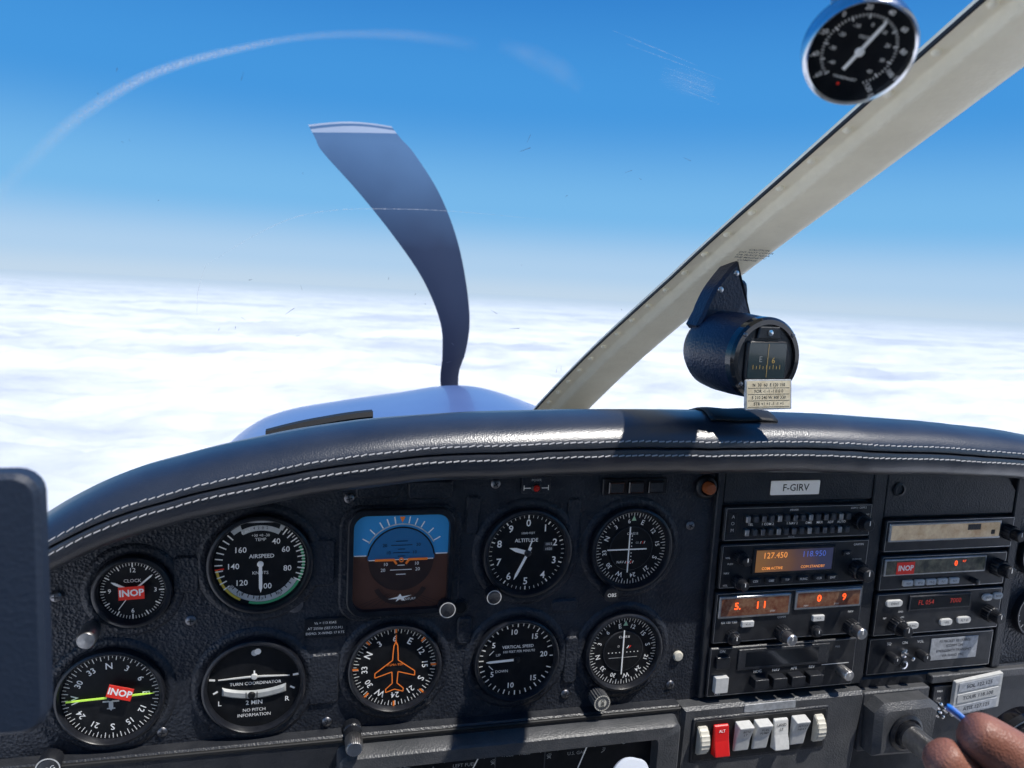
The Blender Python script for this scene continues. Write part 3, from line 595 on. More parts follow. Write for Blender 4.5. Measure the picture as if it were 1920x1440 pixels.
# =================================================================== YOKE SHAFT, LABELS, MIC
e = root('yoke_shaft_housing', (213, 0, -228), 'grey boxy collar around the steel yoke tube', 'yoke mount')
mb = MB(); mb.rp(-40, 41, -34, 31, 0, 12, PLATE, 3, 1.5); mb.plate([(-36, -28), (34, -31), (37, 20), (26, 28), (-28, 28), (-38, 18)], 12, 34, PLATE, 6); mb.lathe(-4, -2, [(19, 28), (19, 36), (16, 38), (13, 37)], BLACK, 40); mb.build('housing', e)
mb = MB(); mb.lathe(-4, -2, [(11.5, 5), (11.5, 330)], STEEL, 40); mb.lathe(-4, -2, [(13.5, 36), (13.5, 42), (11.5, 43)], BLACK, 40); mb.build('steel_tube', e)
e = root('lower_console', (0, 0, 0), 'black recessed console below the intercom and transponder', 'console')
mb = MB(); mb.plate([(172, -186), (470, -186), (470, -330), (165, -330)], -2, 3, BLACK, 2); mb.rp(262, 296, -236, -200, 3, 8, PLATE2, 2, 1); mb.build('plate', e)
mb = MB(); mb.rp(256, 470, -196, -187, 3, 10, PLATE, 2, 1.2); mb.build('ledge', e)
mb = MB()
for t, z in (('PAN', -206), ('AVI', -214)): mb.text(t, 270, z, 3.4, WHITE, 8.2)
mb.build('lettering', e)
for k, (x, z) in enumerate(((270, -221), (270, -230), (280, -226))):
    mb = MB(); mb.lathe(0, 0, [(4, 0), (4, 3), (2, 4), (2, 9), (.01, 10)], CHROME, 20); mb.build('toggle', e, (x, -8, z))
e = root('frequency_placard', (314, -12, -211), 'tilted white plastic placard listing SOL and ATIS frequencies', 'placard')
mb = MB(); mb.rp(-30, 30, -21, 21, -3, 1.2, GREYW, 1.5, .4)
mb.build('plate', e)
for z, t, m_ in ((13.6, 'SOL 122.125', SILVERP), (0, 'TOUR 118.100', GREYW), (-13.6, 'ATIS 127.125', SILVERP)):
    mb = MB(); mb.rp(-26, 26, z - 5.4, z + 5.4, 1.2, 1.8, m_, .8, .2); mb.text(t, 0, z, 6.2, BLACK, 1.95, 0, .01); mb.build('label_strip', e)
e.rotation_euler = (rad(6), rad(-6), 0)
e = root('hand_microphone', (258, -108, -204), 'glossy black hand microphone with chrome rim', 'microphone')
GLOSS = mat('gloss_black', (.008, .008, .010), .12, coat=.6)
sh = [(-14, 38), (8, 42), (28, 34), (36, 10), (34, -30), (26, -80), (2, -84), (-16, -60), (-20, -10), (-22, 20)]
sp = smoothpoly(sh)
mb = MB(); mb.plate(sp, 0, 16, GLOSS, 5); mb.plate([(x * .8, z * .8) for x, z in sp], 15.9, 22, GLOSS, 4)
for k in range(5): mb.line(-8 + k, 14 - k * 5, 20 + k, 16 - k * 5, 1.4, 22.1, SCREWM)
mb.build('body', e)
mb = MB(); n = len(sp)
for i in range(n): x0, z0 = sp[i]; x1, z1 = sp[(i + 1) % n]; mb.line(x0 * .9, z0 * .9, x1 * .9, z1 * .9, 1.8, 16.6, CHROME)
mb.build('chrome_rim', e)
e.rotation_euler = (0, rad(-22), 0); e.scale = (.9, .9, .9)
e = root('metal_clip', (-132, -130, -170), 'pale shiny clip standing up at the lower edge', 'clip')
CLIPM = mat('pale_clip_paint', (.62, .66, .72), .3, coat=.4)
mb = MB(); mb.plate(smoothpoly([(-18, -34), (-17, -4), (-8, 9), (4, 11), (15, 4), (20, -34)]), 0, 5, CLIPM, 2); mb.build('plate', e)
mb = MB(); mb.lathe(0, 0, [(3, 4), (3, 8), (.01, 9)], STEEL, 20); mb.build('rivet', e, (0, 0, -8)); e.rotation_euler = (rad(-35), rad(10), 0)

# =================================================================== GLARESHIELD
gs = root('glareshield', (0, 0, 0), 'padded black leather glareshield with double grey stitching', 'glareshield')
prof = [(25, .02), (-25, .0), (-42, .02), (-51, .09), (-56, .18), (-58.5, .32), (-59, .44), (-58, .50), (-53.5, .525), (-57.5, .55), (-57.5, .62), (-55.5, .70), (-51, .81), (-43, .905), (-30, .97), (-12, 1)]
fwd = [10, 60, 140, 240, 340, 430]
def topz(x, y):
    zt = ztop(x)
    if y <= -12: return zbot(x) + (zt - zbot(x)) * float(np.interp(y, [-59, -51, -43, -30, -12], [.55, .81, .905, .97, 1]))
    return zt - ((214 - zt) / 668 + .018) * (y + 12) * min(1, (y + 12) / 60 + .3)
xs = [-640 + 5 * i for i in range(237)]
V = []
def wob(x): return 1.1 * noise.noise(Vector((x * .012, 0, 0))) + .35 * noise.noise(Vector((x * .05, 3, 0)))
for x in xs:
    zb, zt = zbot(x), ztop(x)
    w_ = wob(x)
    V += [(x, y + w_ * 1.2, zb + (zt - zb) * s + w_) for y, s in prof] + [(x, y, topz(x, y)) for y in fwd]
n = len(prof) + len(fwd)
mb = MB(); mb.add(V, [(i * n + j, i * n + j + 1, (i + 1) * n + j + 1, (i + 1) * n + j) for i in range(len(xs) - 1) for j in range(n - 1)], LEATHER)
pad = mb.build('leather_pad', gs)
pad.data.shade_smooth()
def surf(x, s):
    js = [p for p in prof if p[0] < -30]
    w_ = wob(x)
    ys = float(np.interp(s, [p[1] for p in js], [p[0] for p in js])); zb, zt = zbot(x), ztop(x)
    return ys + 1.2 * w_, zb + (zt - zb) * s + w_
mb = MB()
for s_, w in ((.41, 1.2), (.64, 1.2)):
    x = -600
    while x < 500:
        l = 4.4 + random.uniform(-.3, .3)
        y0, z0 = surf(x, s_ + random.uniform(-.004, .004)); y1, z1 = surf(x + l, s_ + .014 + random.uniform(-.006, .006))
        hw = w / 2
        V = []
        for (xx, yy, zz) in ((x, y0, z0), (x + l, y1, z1)):
            V += [(xx, yy - .1, zz - hw), (xx, yy - .8, zz - hw * .5), (xx, yy - .8, zz + hw * .5), (xx, yy - .1, zz + hw)]
        mb.add(V, [(0, 1, 5, 4), (1, 2, 6, 5), (2, 3, 7, 6), (0, 1, 2, 3), (4, 5, 6, 7)], THREAD)
        x += l + 1.5
mb.build('stitching', gs, smooth=False)
e = root('defroster_vent', (0, 0, 0), 'long black defroster strip lying on the glareshield top', 'vent')
mb = MB()
V = []
for i in range(13):
    x = -412 + i * 9.0; y = 190 + i * 1.0
    zt = topz(x, y) + 10.5
    V += [(x, y - 8, zt - 5), (x, y - 6, zt), (x, y + 10, zt - 1), (x, y + 14, zt - 24)]
mb.add(V, [(i * 4 + j, i * 4 + j + 1, i * 4 + 5 + j, i * 4 + 4 + j) for i in range(12) for j in range(3)] + [(0, 1, 2, 3), (48, 49, 50, 51)], SEAL); mb.build('strip', e)
e = root('glareshield_sheet', (0, 0, 0), 'thin black sheet on the glareshield', 'mat')  # thin dark sheet draped over the glareshield top
mb = MB(); V = []
ys = [-40, -34, -28, -12, 10, 40]
for i in range(13):
    for y in ys:
        x = -42 + i * 5.4 + (y + 44) * .25
        V.append((x, y - 1, topz(x, y) + 2.4 + .5 * math.sin(i * .9)))
m_ = len(ys)
mb.add(V, [(i * m_ + j, i * m_ + j + 1, (i + 1) * m_ + j + 1, (i + 1) * m_ + j) for i in range(12) for j in range(m_ - 1)], SEAL); o = mb.build('sheet', e)
sd = o.modifiers.new('s', 'SOLIDIFY'); sd.thickness = .002; sd.offset = -1

# =================================================================== WINDSHIELD POST
PC = [(460, -12), (423, 11), (260, 103), (82, 194), (-20, 243), (-120, 288), (-235, 340), (-330, 382), (-430, 425), (-520, 462)]
def crom(P, n=6):
    out = []
    for i in range(len(P) - 1):
        p0 = Vector(P[max(i - 1, 0)]); p1 = Vector(P[i]); p2 = Vector(P[i + 1]); p3 = Vector(P[min(i + 2, len(P) - 1)])
        for j in range(n):
            t = j / n; out.append(.5 * ((2 * p1) + (-p0 + p2) * t + (2 * p0 - 5 * p1 + 4 * p2 - p3) * t * t + (-p0 + 3 * p1 - 3 * p2 + p3) * t ** 3))
    out.append(Vector(P[-1])); return out
path = crom(PC)
post = root('windshield_post', (-5, 0, 0), 'cream painted riveted windshield centre post', 'windshield post')
def ppt(i, x, nrm):
    t = (path[min(i + 1, len(path) - 1)] - path[max(i - 1, 0)]).normalized()
    nv = Vector((t.y, -t.x))
    if nv.y > 0: nv = -nv
    p = path[i]; q = p + nv * nrm
    if x < 0: x *= 1.2 + .5 * min(1, max(0, (p.x - 60) / 360))
    else: x *= 1 + .2 * min(1, max(0, (100 - p.x) / 300))
    return (x, q.x, q.y)
def sweep(cs, m):
    mb = MB(); n = len(cs); V = [ppt(i, a, b) for i in range(len(path)) for a, b in cs]
    mb.add(V, [(i * n + j, i * n + j + 1, (i + 1) * n + j + 1, (i + 1) * n + j) for i in range(len(path) - 1) for j in range(n - 1)], m); return mb
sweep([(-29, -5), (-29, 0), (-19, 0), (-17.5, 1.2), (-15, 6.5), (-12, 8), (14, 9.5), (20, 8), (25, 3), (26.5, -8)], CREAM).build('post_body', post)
sweep([(-29.7, -2), (-29.7, .4), (-28.9, .8), (-28.8, -2)], SEAL).build('rubber_seal', post)
mb = MB(); mb.lathe(0, 0, [(3.3, 0), (3.0, 1.4), (1.8, 2.6), (.01, 3.0)], CREAM, 16)
rv = mb.build('rivet', post, (0, 0, 0)); first = True
L = [0]
for i in range(1, len(path)): L.append(L[-1] + (path[i] - path[i - 1]).length)
d = 30
while d < L[-1] - 10:
    i = max(k for k in range(len(L)) if L[k] <= d); f = (d - L[i]) / (L[i + 1] - L[i]); 
    a = Vector(ppt(i, -24, 0)); b = Vector(ppt(i + 1, -24, 0)); p = a.lerp(b, f)
    t = (path[i + 1] - path[i]).normalized(); ang = math.atan2(t.y, -t.x)
    if first: o = rv; first = False
    else: o = copy_part(rv, post, (0, 0, 0))
    o.location = p * S; o.rotation_euler = (math.pi / 2 - ang, 0, 0)
    d += 40
mb = MB()
for k, t in enumerate(('CAUTION', 'DO NOT COVER', 'OR PLACE NEAR', 'THE MAGNETIC', 'COMPASS')): mb.text(t, 0, 0 - k * 5.2, 4.4, BLACK, 0, 0, .01)
o = mb.build('caution_lettering', post)
i0 = min(range(len(path)), key=lambda i: abs(path[i].x + 22))
t3 = (path[i0 + 1] - path[i0]).normalized(); angp = math.atan2(t3.y, -t3.x)
p = Vector(ppt(i0, 4, 10.6)); o.location = p * S
o.rotation_euler = (math.pi / 2 - angp, 0, 0)

# =================================================================== COMPASS
e = root('magnetic_compass', (-15, 0, 144), 'black magnetic compass hanging from the centre post with correction card', 'compass')
mb = MB(); mb.lathe(0, 0, [(28, 60), (33, 59), (34.5, 55), (35.5, 30), (35.5, 8), (34, -6), (29, -16), (20, -21), (.01, -23)], NAVYP, 56)
mb.plate(smoothpoly([(-26, 18), (-24, 33), (-17, 50), (-9, 62), (3, 76), (9, 79), (12, 66), (20, 60), (23, 44), (30, 26), (30, 18)], 3), -14, 4, NAVYP, 2.5)
mb.build('case', e)
mb = MB(); mb.lathe(0, 0, [(35, 54), (35, 61), (33, 63.5), (29, 63.5), (28, 61)], GLOSS, 56); mb.disc(0, 0, 28.5, 61, BLACK, 48)
mb.plate([(-12, 17), (12, 17), (10, 27), (-10, 27)], 61, 64, BLACK, .8); mb.lathe(0, 22, [(2.6, 64), (2.6, 65), (.01, 65.5)], CHROME, 16)
for a in (50, 130, 230, 310): mb.lathe(31.5 * math.sin(rad(a)), 31.5 * math.cos(rad(a)), [(2, 63), (1.6, 64.5), (.01, 64.8)], SCREWM, 14)
mb.build('front_ring', e)
mb = MB(); mb.rp(-21, 21, -18, 15, 61, 63.5, BLACK, 3, 1); mb.rp(-19, 19, -16, 13.5, 63.4, 63.9, COMPG, 2, .2)
mb.build('window', e)
mb = MB(); CM = mat('compass_lettering', (.50, .34, .10), .5, emit=.06)
mb.text('E', -7, 0, 7, mat('dim_lettering', (.25, .27, .27), .6), 64.2); mb.text('6', 6, -1, 7, CM, 64.2)
for k in range(9): mb.line(-14 + k * 3.4, -8, -14 + k * 3.4, -5.5 if k % 2 else -4.5, .5, 64.2, CM)
mb.line(0, -15, 0, 13, .4, 64.4, CM); mb.build('compass_card', e)
for x, z in ((-9, 54), (6, 69)):
    mb = MB(); mb.lathe(0, 0, [(2.8, 0), (2.4, 1), (.01, 1.6)], STEEL, 16); mb.build('rivet', e, (x, -4, z))
mb = MB(); mb.rp(-22.5, 22.5, -12.5, 12.5, 0, 1.6, SILVERP, 1, .4); mb.rp(-21, 21, -11.3, 11.3, 1.6, 1.9, PAPER, .4, .1)
for k, t in enumerate(('N  30  60  E 120 150', 'FOR -1 -1 -1 0 0 0', 'S 210 240 W 300 330', 'STR +1 +1 -1 -1 +1')): mb.text(t, 0, 8 - k * 5.2, 3.7, BLACK, 2.05)
for k in range(4): mb.line(-20, 5.5 - k * 5.2, 20, 5.5 - k * 5.2, .3, 2.05, BLACK)
o = mb.build('correction_card', e, (2, -66, -29)); o.rotation_euler = (rad(-8), rad(-1), rad(-4))
e.rotation_euler = (0, 0, rad(7))

# =================================================================== THERMOMETER
e = root('outside_air_thermometer', (-162, -350, 308), 'round chrome-rimmed dial thermometer fixed through the windshield', 'thermometer')
mb = MB(); mb.lathe(0, 0, [(25.3, 3), (25.8, 7.5), (27, 8.5), (28, 7), (28, -2), (26, -5), (.01, -6)], CHROME, 64); mb.build('rim', e)
mb = MB(); mb.disc(0, 0, 25.6, 3.4, DIAL, 64)
for i in range(55):
    a = -145 + 290 * i / 54; mb.tick(0, 0, a, 17.5 if i % 5 else 16.5, 19, .4 if i % 5 else .7, 3.6, WHITE)
for i, t in enumerate(('-60', '-40', '-20', '0', '20', '40', '60', '80', '100', '120')): a = -140 + 280 * i / 9; mb.text(t, 22 * math.sin(rad(a)), 22 * math.cos(rad(a)), 3.6, WHITE, 3.6, -a * .3, .01)
for i, t in enumerate(('-40', '-30', '-20', '-10', '0', '10', '20', '30', '40')): a = -130 + 260 * i / 8; mb.text(t, 13.6 * math.sin(rad(a)), 13.6 * math.cos(rad(a)), 2.8, WHITE, 3.6)
mb.text('CELSIUS', 0, 7, 2.2, WHITE, 3.6); mb.disc(-2, -18.5, .8, 3.7, RED, 12); mb.text('FAHRENHEIT', 0, -15, 2.2, WHITE, 3.6)
mb.build('dial', e)
needle(e, 18, 18, 1.8, 11, tip=2, d=4.5, hub=2.4, hubm=WHITE)
mb = MB(); mb.lathe(0, 0, [(6, -5), (6, -14), (4, -14), (4, -60)], STEEL, 30); mb.build('probe', e)
mb = MB(); mb.rp(-5, 5, 25, 60, -4, 5, IVORY, 2, 1); o = mb.build('mounting_bracket', e); o.rotation_euler = (0, rad(-14), 0)
zax = Vector((.26, .74, .62)).normalized()
xax = zax.cross(Vector((0, 0, 1))).normalized(); up_ = xax.cross(zax)
e.rotation_mode = 'QUATERNION'; e.rotation_quaternion = (Matrix((xax, zax, up_)).transposed()).to_quaternion() @ Matrix.Rotation(rad(12), 3, 'Y').to_quaternion()
e.scale = (.80, .80, .80)

# =================================================================== TABLET (near)
e = root('tablet_case', (-545, -330, 70), 'dark blue-grey tablet case with rounded corner', 'tablet')
mb = MB(); mb.rp(-120, 70, -46, 57, -6, 4, TABM, 9, 2); mb.build('case', e)

# =================================================================== WINDSHIELD MARKS
ws = root('windshield', (0, 0, 0), 'clear curved windshield with scratches and painted glare streak', 'windshield')
def streakmat(name, dens, colr, sc_, lo, hi):
    m = bpy.data.materials.new(name); m.use_nodes = True; nt = m.node_tree; N = nt.nodes; Lk = nt.links
    b = N['Principled BSDF']; b.inputs['Base Color'].default_value = (*colr, 1); b.inputs['Roughness'].default_value = .5
    tc = N.new('ShaderNodeTexCoord'); nz = N.new('ShaderNodeTexNoise'); nz.inputs['Scale'].default_value = sc_; nz.inputs['Detail'].default_value = 6; nz.inputs['Roughness'].default_value = .7
    uv = N.new('ShaderNodeAttribute'); uv.attribute_name = 'fade'
    Lk.new(tc.outputs['Object'], nz.inputs['Vector'])
    mr = N.new('ShaderNodeMapRange'); mr.inputs['From Min'].default_value = lo; mr.inputs['From Max'].default_value = hi; Lk.new(nz.outputs['Fac'], mr.inputs['Value'])
    mu = N.new('ShaderNodeMath'); mu.operation = 'MULTIPLY'; Lk.new(mr.outputs['Result'], mu.inputs[0]); Lk.new(uv.outputs['Fac'], mu.inputs[1])
    mu2 = N.new('ShaderNodeMath'); mu2.operation = 'MULTIPLY'; mu2.inputs[1].default_value = dens; Lk.new(mu.outputs[0], mu2.inputs[0])
    Lk.new(mu2.outputs[0], b.inputs['Alpha'])
    return m
def streak(name, pts, widths, fades, m):
    P = []
    n = 10
    Pv = [Vector(p) for p in pts]
    for i in range(len(Pv) - 1):
        p0 = Pv[max(i - 1, 0)]; p1 = Pv[i]; p2 = Pv[i + 1]; p3 = Pv[min(i + 2, len(Pv) - 1)]
        for j in range(n + (1 if i == len(Pv) - 2 else 0)):
            t = j / n; P.append((.5 * ((2 * p1) + (-p0 + p2) * t + (2 * p0 - 5 * p1 + 4 * p2 - p3) * t * t + (-p0 + 3 * p1 - 3 * p2 + p3) * t ** 3), widths[i] * (1 - t) + widths[i + 1] * t, fades[i] * (1 - t) + fades[i + 1] * t))
    V = []; fade = []; K = 5
    for i, (p, w, f) in enumerate(P):
        q = P[min(i + 1, len(P) - 1)][0] - P[max(i - 1, 0)][0]; nv = q.cross(Vector((0, 1, 0))).normalized()
        for k in range(K):
            u = k / (K - 1) - .5; V.append(p + nv * w * u); fade.append(f * (1 - abs(u) * 2) ** .8)
    me = bpy.data.meshes.new(name); me.from_pydata([v * S for v in V], [], [(i * K + k, i * K + k + 1, (i + 1) * K + k + 1, (i + 1) * K + k) for i in range(len(P) - 1) for k in range(K - 1)])
    at = me.attributes.new('fade', 'FLOAT', 'POINT'); at.data.foreach_set('value', fade)
    me.materials.append(m); o = bpy.data.objects.new(name, me); COL.objects.link(o); o.parent = ws
gm = streakmat('glare_streak_haze', .85, (.95, .97, 1), 900, .25, .75); sm = streakmat('scratch_white', .8, (.85, .9, .95), 300, .35, .7)
fm = streakmat('faint_pale_patch', .16, (.9, .93, .96), 60, .3, .7)  # thin pale film, patchy and mostly transparent
streak('glare_streak', [(-540, -231, 205), (-504, -231, 245), (-484, -231, 266), (-459, -231, 285), (-438, -231, 296), (-414, -231, 305), (-388, -231, 313), (-362, -231, 318), (-330, -231, 321), (-296, -231, 320)], [9, 8, 7, 6, 5, 4.2, 4.2, 5, 7, 9], [0, .22, .55, .9, 1, .85, .45, .35, .3, 0], gm)  # scratched arc, its sun glare painted in as a white film
streak('pale_patch', [(-286, -231, 322), (-268, -231, 318), (-252, -231, 312), (-240, -231, 304)], [8, 14, 16, 8], [.3, 1, 1, 0], fm)
streak('pale_patch', [(-160, -150, 336), (-140, -150, 334), (-122, -150, 330)], [16, 20, 16], [.3, 1, .4], fm)
streak('scratch', [(-446, -60, 198), (-383, -60, 236), (-302, -60, 246), (-206, -60, 245)], [1, 1.2, 1.2, 1], [.3, .8, .8, .1], sm)
streak('scratch', [(-450, -60, 165), (-449, -60, 182), (-444, -60, 200)], [.6, .8, .6], [.5, 1, .3], sm)
for (x, z, l, a) in ((-140, 338, 34, -10), (-138, 334, 34, -12), (-135, 330, 32, -14), (-132, 326, 30, -14), (-165, 352, 60, -14), (-150, 345, 70, -12)):
    streak('scratch', [(x - l / 2, -150, z - l / 2 * math.sin(rad(a))), (x, -150, z), (x + l / 2, -150, z + l / 2 * math.sin(rad(a)))], [.7, .9, .7], [.2, .6, .2], sm)
dk = mat('dark_speck', (.10, .13, .2), .7)
for i in range(34):
    x = random.uniform(-520, -120); z = random.uniform(120, 320); r = random.uniform(.25, .6)
    mb = MB(); a = random.random() * 6; l = r * random.choice((1.2, 2, 7)); mb.line(-l * math.cos(a), -l * math.sin(a), l * math.cos(a), l * math.sin(a), r * .6, 0, dk, r * .2); mb.build('windshield_speck', ws, (x, -60 - (z - 200) * .8, z), smooth=False)

# =================================================================== HAND
person = root('person', (49, -401, -101), 'bare hand of a person holding a blue pen', 'person')
SKIN = mat('skin', (.27, .105, .068), .46, col2=(.36, .155, .105), vscale=60, bump=.35, bscale=900)
SKIN.node_tree.nodes['Principled BSDF'].inputs['Subsurface Weight'].default_value = .12
SKIN.node_tree.nodes['Principled BSDF'].inputs['Subsurface Radius'].default_value = (.01, .004, .002)
J = []; E = []; R_ = []
def J_(p, r): J.append((p[0] - 40, p[1] + 390, p[2] + 90)); R_.append(r); return len(J) - 1
w0 = J_((170, -470, -190), 30); w1 = J_((105, -425, -135), 26); w2 = J_((60, -395, -100), 27); w3 = J_((25, -375, -88), 22)
E += [(w0, w1), (w1, w2), (w2, w3)]
def finger(base, pts, rs):
    p = base
    for q, r in zip(pts, rs): k = J_(q, r); E.append((p, k)); p = k
# thumb, index, middle, ring, little
finger(w2, [(40, -385, -62), (20, -373, -45), (6, -365, -38), (-10, -356, -30), (-26, -347, -23), (-36, -342, -17), (-45, -338, -12)], [16, 13.2, 13.2, 12.2, 12.6, 12, 9.6])
finger(w3, [(2, -364, -76), (-14, -356, -63), (-28, -348, -51), (-40, -342, -40), (-50, -338, -30), (-57, -336, -22)], [13, 11.8, 12.2, 11.2, 11, 9])
finger(w3, [(4, -352, -98), (-20, -338, -86), (-40, -328, -68), (-54, -326, -50)], [12.5, 11.5, 11, 9.2])
finger(w3, [(10, -344, -112), (-12, -328, -106), (-32, -318, -90), (-44, -318, -74)], [11.5, 10.5, 10, 8.4])
finger(w3, [(20, -342, -124), (4, -326, -124), (-14, -316, -114), (-26, -314, -100)], [10, 9, 8.4, 7.4])
me = bpy.data.meshes.new('hand'); me.from_pydata([tuple(a * S for a in p) for p in J], E, []); me.materials.append(SKIN)
hand = bpy.data.objects.new('hand', me); COL.objects.link(hand); hand.parent = person
md = hand.modifiers.new('skin', 'SKIN')
for i, sv in enumerate(me.skin_vertices[0].data): sv.radius = (R_[i] * S, R_[i] * S); sv.use_root = (i == 0)
ss = hand.modifiers.new('sub', 'SUBSURF'); ss.levels = 2; ss.render_levels = 3
md.use_smooth_shade = True
person.scale = (1.15, 1.15, 1.15)
e = root('pen', (-56, -338, -2), 'blue plastic pen held between thumb and finger', 'pen')
mb = MB(); mb.lathe(0, 0, [(.6, 2), (1.4, 0), (1.8, -2), (1.9, -8), (1.9, -60), (1.6, -62), (.01, -63)], BLUEP, 24); mb.build('barrel', e)
e.rotation_mode = 'QUATERNION'; e.rotation_quaternion = Vector((0, -1, 0)).rotation_difference(Vector((-.70, -.25, .50)).normalized())

# =================================================================== COWLING + PROPELLER
e = root('engine_cowling', (-5, 0, 0), 'pale blue painted engine cowling ahead of the windshield', 'engine cowling')
half = [(0, 0), (50, -1), (95, -5), (150, -14), (200, -20), (260, -27), (320, -36), (380, -44), (430, -56), (470, -78), (505, -120), (530, -220), (540, -400)]
secs = [(430, 1.04, -14), (600, 1.01, -22), (750, .98, -28), (900, .95, -36), (1020, .90, -52), (1120, .82, -70), (1190, .7, -90), (1235, .5, -114), (1255, .3, -150)]
mb = MB(); V = []; n = 2 * len(half) - 1
for y, k, z in secs:
    hp = [(x * k, z + dz * (1 + (1 - k) * .8)) for x, dz in half]
    V += [(-x, y, zz) for x, zz in hp[::-1]] + [(x, y, zz - min(34, .26 * x)) for x, zz in hp[1:]]
mb.add(V, [(i * n + j, i * n + j + 1, (i + 1) * n + j + 1, (i + 1) * n + j) for i in range(len(secs) - 1) for j in range(n - 1)], COWL)
o = mb.build('cowling_shell', e, (-20, 0, 0)); o.data.shade_smooth(); sb = o.modifiers.new('s', 'SUBSURF'); sb.levels = 1; sb.render_levels = 2
e = root('propeller', (-5, 1300, -125), 'dark slate propeller blade with pale tip stripe', 'propeller')
rows = [((-362, 487), (-175, 505)), ((-346, 458), (-150, 478)), ((-329, 429), (-119, 449)), ((-250, 349), (-57, 365)), ((-168, 256), (-10, 265)), ((-95, 158), (19, 162)), ((-50, 59), (35, 59)), ((-42, -18), (29, -18)), ((-45, -80), (14, -80)), ((-32, -180), (22, -180))]
Ls = crom([r[0] for r in rows], 5); Rs = crom([r[1] for r in rows], 5)
def blade(mb, sgn):
    K = 9; V = []; F = []
    n = len(Ls)
    for i in range(n):
        a, b = Ls[i], Rs[i]
        for side in (1, -1):
            for k in range(K):
                u = k / (K - 1); p = a.lerp(b, u); th = (4 + 14 * i / n) * math.sin(math.pi * min(1, max(0, u))) * side
                tw = (u - .5) * (30 + 50 * i / n)
                zz = p.y + (8 * math.sin(math.pi * u) if i < 3 else 0)
                V.append((sgn * (p.x + 5), -th + tw, sgn * (zz + 160) - 35))
    for i in range(n - 1):
        for sd_ in (0, K):
            for k in range(K - 1):
                F.append((i * 2 * K + sd_ + k, i * 2 * K + sd_ + k + 1, (i + 1) * 2 * K + sd_ + k + 1, (i + 1) * 2 * K + sd_ + k))
    F.append(tuple(list(range(K)) + list(range(2 * K - 1, K - 1, -1))))
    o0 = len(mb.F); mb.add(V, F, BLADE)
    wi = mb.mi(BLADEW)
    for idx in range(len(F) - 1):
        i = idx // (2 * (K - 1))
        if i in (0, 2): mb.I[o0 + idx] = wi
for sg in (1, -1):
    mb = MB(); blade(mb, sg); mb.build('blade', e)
mb = MB(); mb.lathe(0, -65, [(80, -25), (78, -30), (70, -80), (50, -120), (28, -145), (.01, -155)], COWL, 48); mb.lathe(0, -65, [(80, -25), (74, 10), (.01, 10)], COWL, 48); mb.build('spinner', e)

# =================================================================== CABIN LINING, unseen, added to shade the panel and bounce light
e = root('unseen_cabin_lining', (0, 0, 0), 'unseen cream cabin roof, sides and rear wall added to shade the panel', 'cabin lining')
def slab(mb, x0, x1, y0, y1, z0, z1, m):
    V = [(x, y, z) for x in (x0, x1) for y in (y0, y1) for z in (z0, z1)]
    mb.add(V, [(0, 1, 3, 2), (4, 5, 7, 6), (0, 1, 5, 4), (2, 3, 7, 6), (0, 2, 6, 4), (1, 3, 7, 5)], m)
mb = MB(); slab(mb, -640, 640, -1900, -640, 480, 510, LINING); mb.build('roof_lining', e, smooth=False)
for x0, x1 in ((-700, -670), (640, 670)):
    mb = MB(); slab(mb, x0, x1, -1900, -300, -600, 60, LINING); slab(mb, x0, x1, -1900, -1100, 62, 480, LINING); mb.build('side_wall', e, smooth=False)
mb = MB(); slab(mb, -640, 640, -1930, -1905, -600, 480, LINING); mb.build('rear_wall', e, smooth=False)
mb = MB(); slab(mb, -660, 630, -1900, 300, -640, -605, FLOORM); mb.build('cabin_floor', e, smooth=False)

# =================================================================== AIRCRAFT ATTITUDE
upv = Vector((.0085, .0392, .9992)).normalized()
M = upv.rotation_difference(Vector((0, 0, 1))).to_matrix().to_4x4()
bpy.data.objects.remove(_to)
cam = bpy.data.cameras.new('camera'); co = bpy.data.objects.new('camera', cam); COL.objects.link(co)
f = 1532.4
cam.sensor_fit = 'HORIZONTAL'; cam.sensor_width = 36; cam.lens = 36 * f / 1920; cam.clip_start = .02; cam.clip_end = 300000
cam.dof.use_dof = True; cam.dof.focus_distance = .74; cam.dof.aperture_fstop = 12
Rc = Matrix.Rotation(-.2639, 3, 'Z') @ Matrix.Rotation(math.pi / 2 - .1501, 3, 'X') @ Matrix.Rotation(.0546, 3, 'Z')
co.matrix_world = M @ (Matrix.Translation((-.38506, -.65808, .21366)) @ Rc.to_4x4())
sc.camera = co
bpy.context.view_layer.update()
for o in TOPS:
    o.matrix_world = M @ o.matrix_world

# =================================================================== CLOUD DECK
H = 260.0
def ch(x, y):
    u, v = x * .72 + y * .12, y
    p = Vector((u / 620, v / 620, 0)); q = Vector((u / 230 + 3.1, v / 230, 1.7))
    w = noise.noise(p * .35 + Vector((5, 2, 0)))
    wp = q + Vector((w, noise.noise(q * .6), 0)) * .6
    a = noise.noise(p); b = abs(noise.noise(wp)); c = abs(noise.noise(wp * 2.3 + Vector((4, 0, 2)))); dd = abs(noise.noise(wp * 5.1))
    return 26 * a + 38 * b + 20 * c + 10 * dd + 28 * w
nr, na = 420, 720
rs_ = [150 * (110000 / 150) ** (i / (nr - 1)) for i in range(nr)]
V = [(0, 0, -H)]; 
for r in rs_:
    att = 1.0 / (1 + (r / 22000) ** 2)
    for k in range(na):
        a = 2 * math.pi * k / na; x, y = r * math.sin(a), r * math.cos(a)
        V.append((x, y, -H + ch(x, y) * att))
F = [(0, 1 + k, 1 + (k + 1) % na) for k in range(na)]
for i in range(nr - 1):
    b0 = 1 + i * na; b1 = b0 + na
    for k in range(na): k2 = (k + 1) % na; F.append((b0 + k, b1 + k, b1 + k2, b0 + k2))
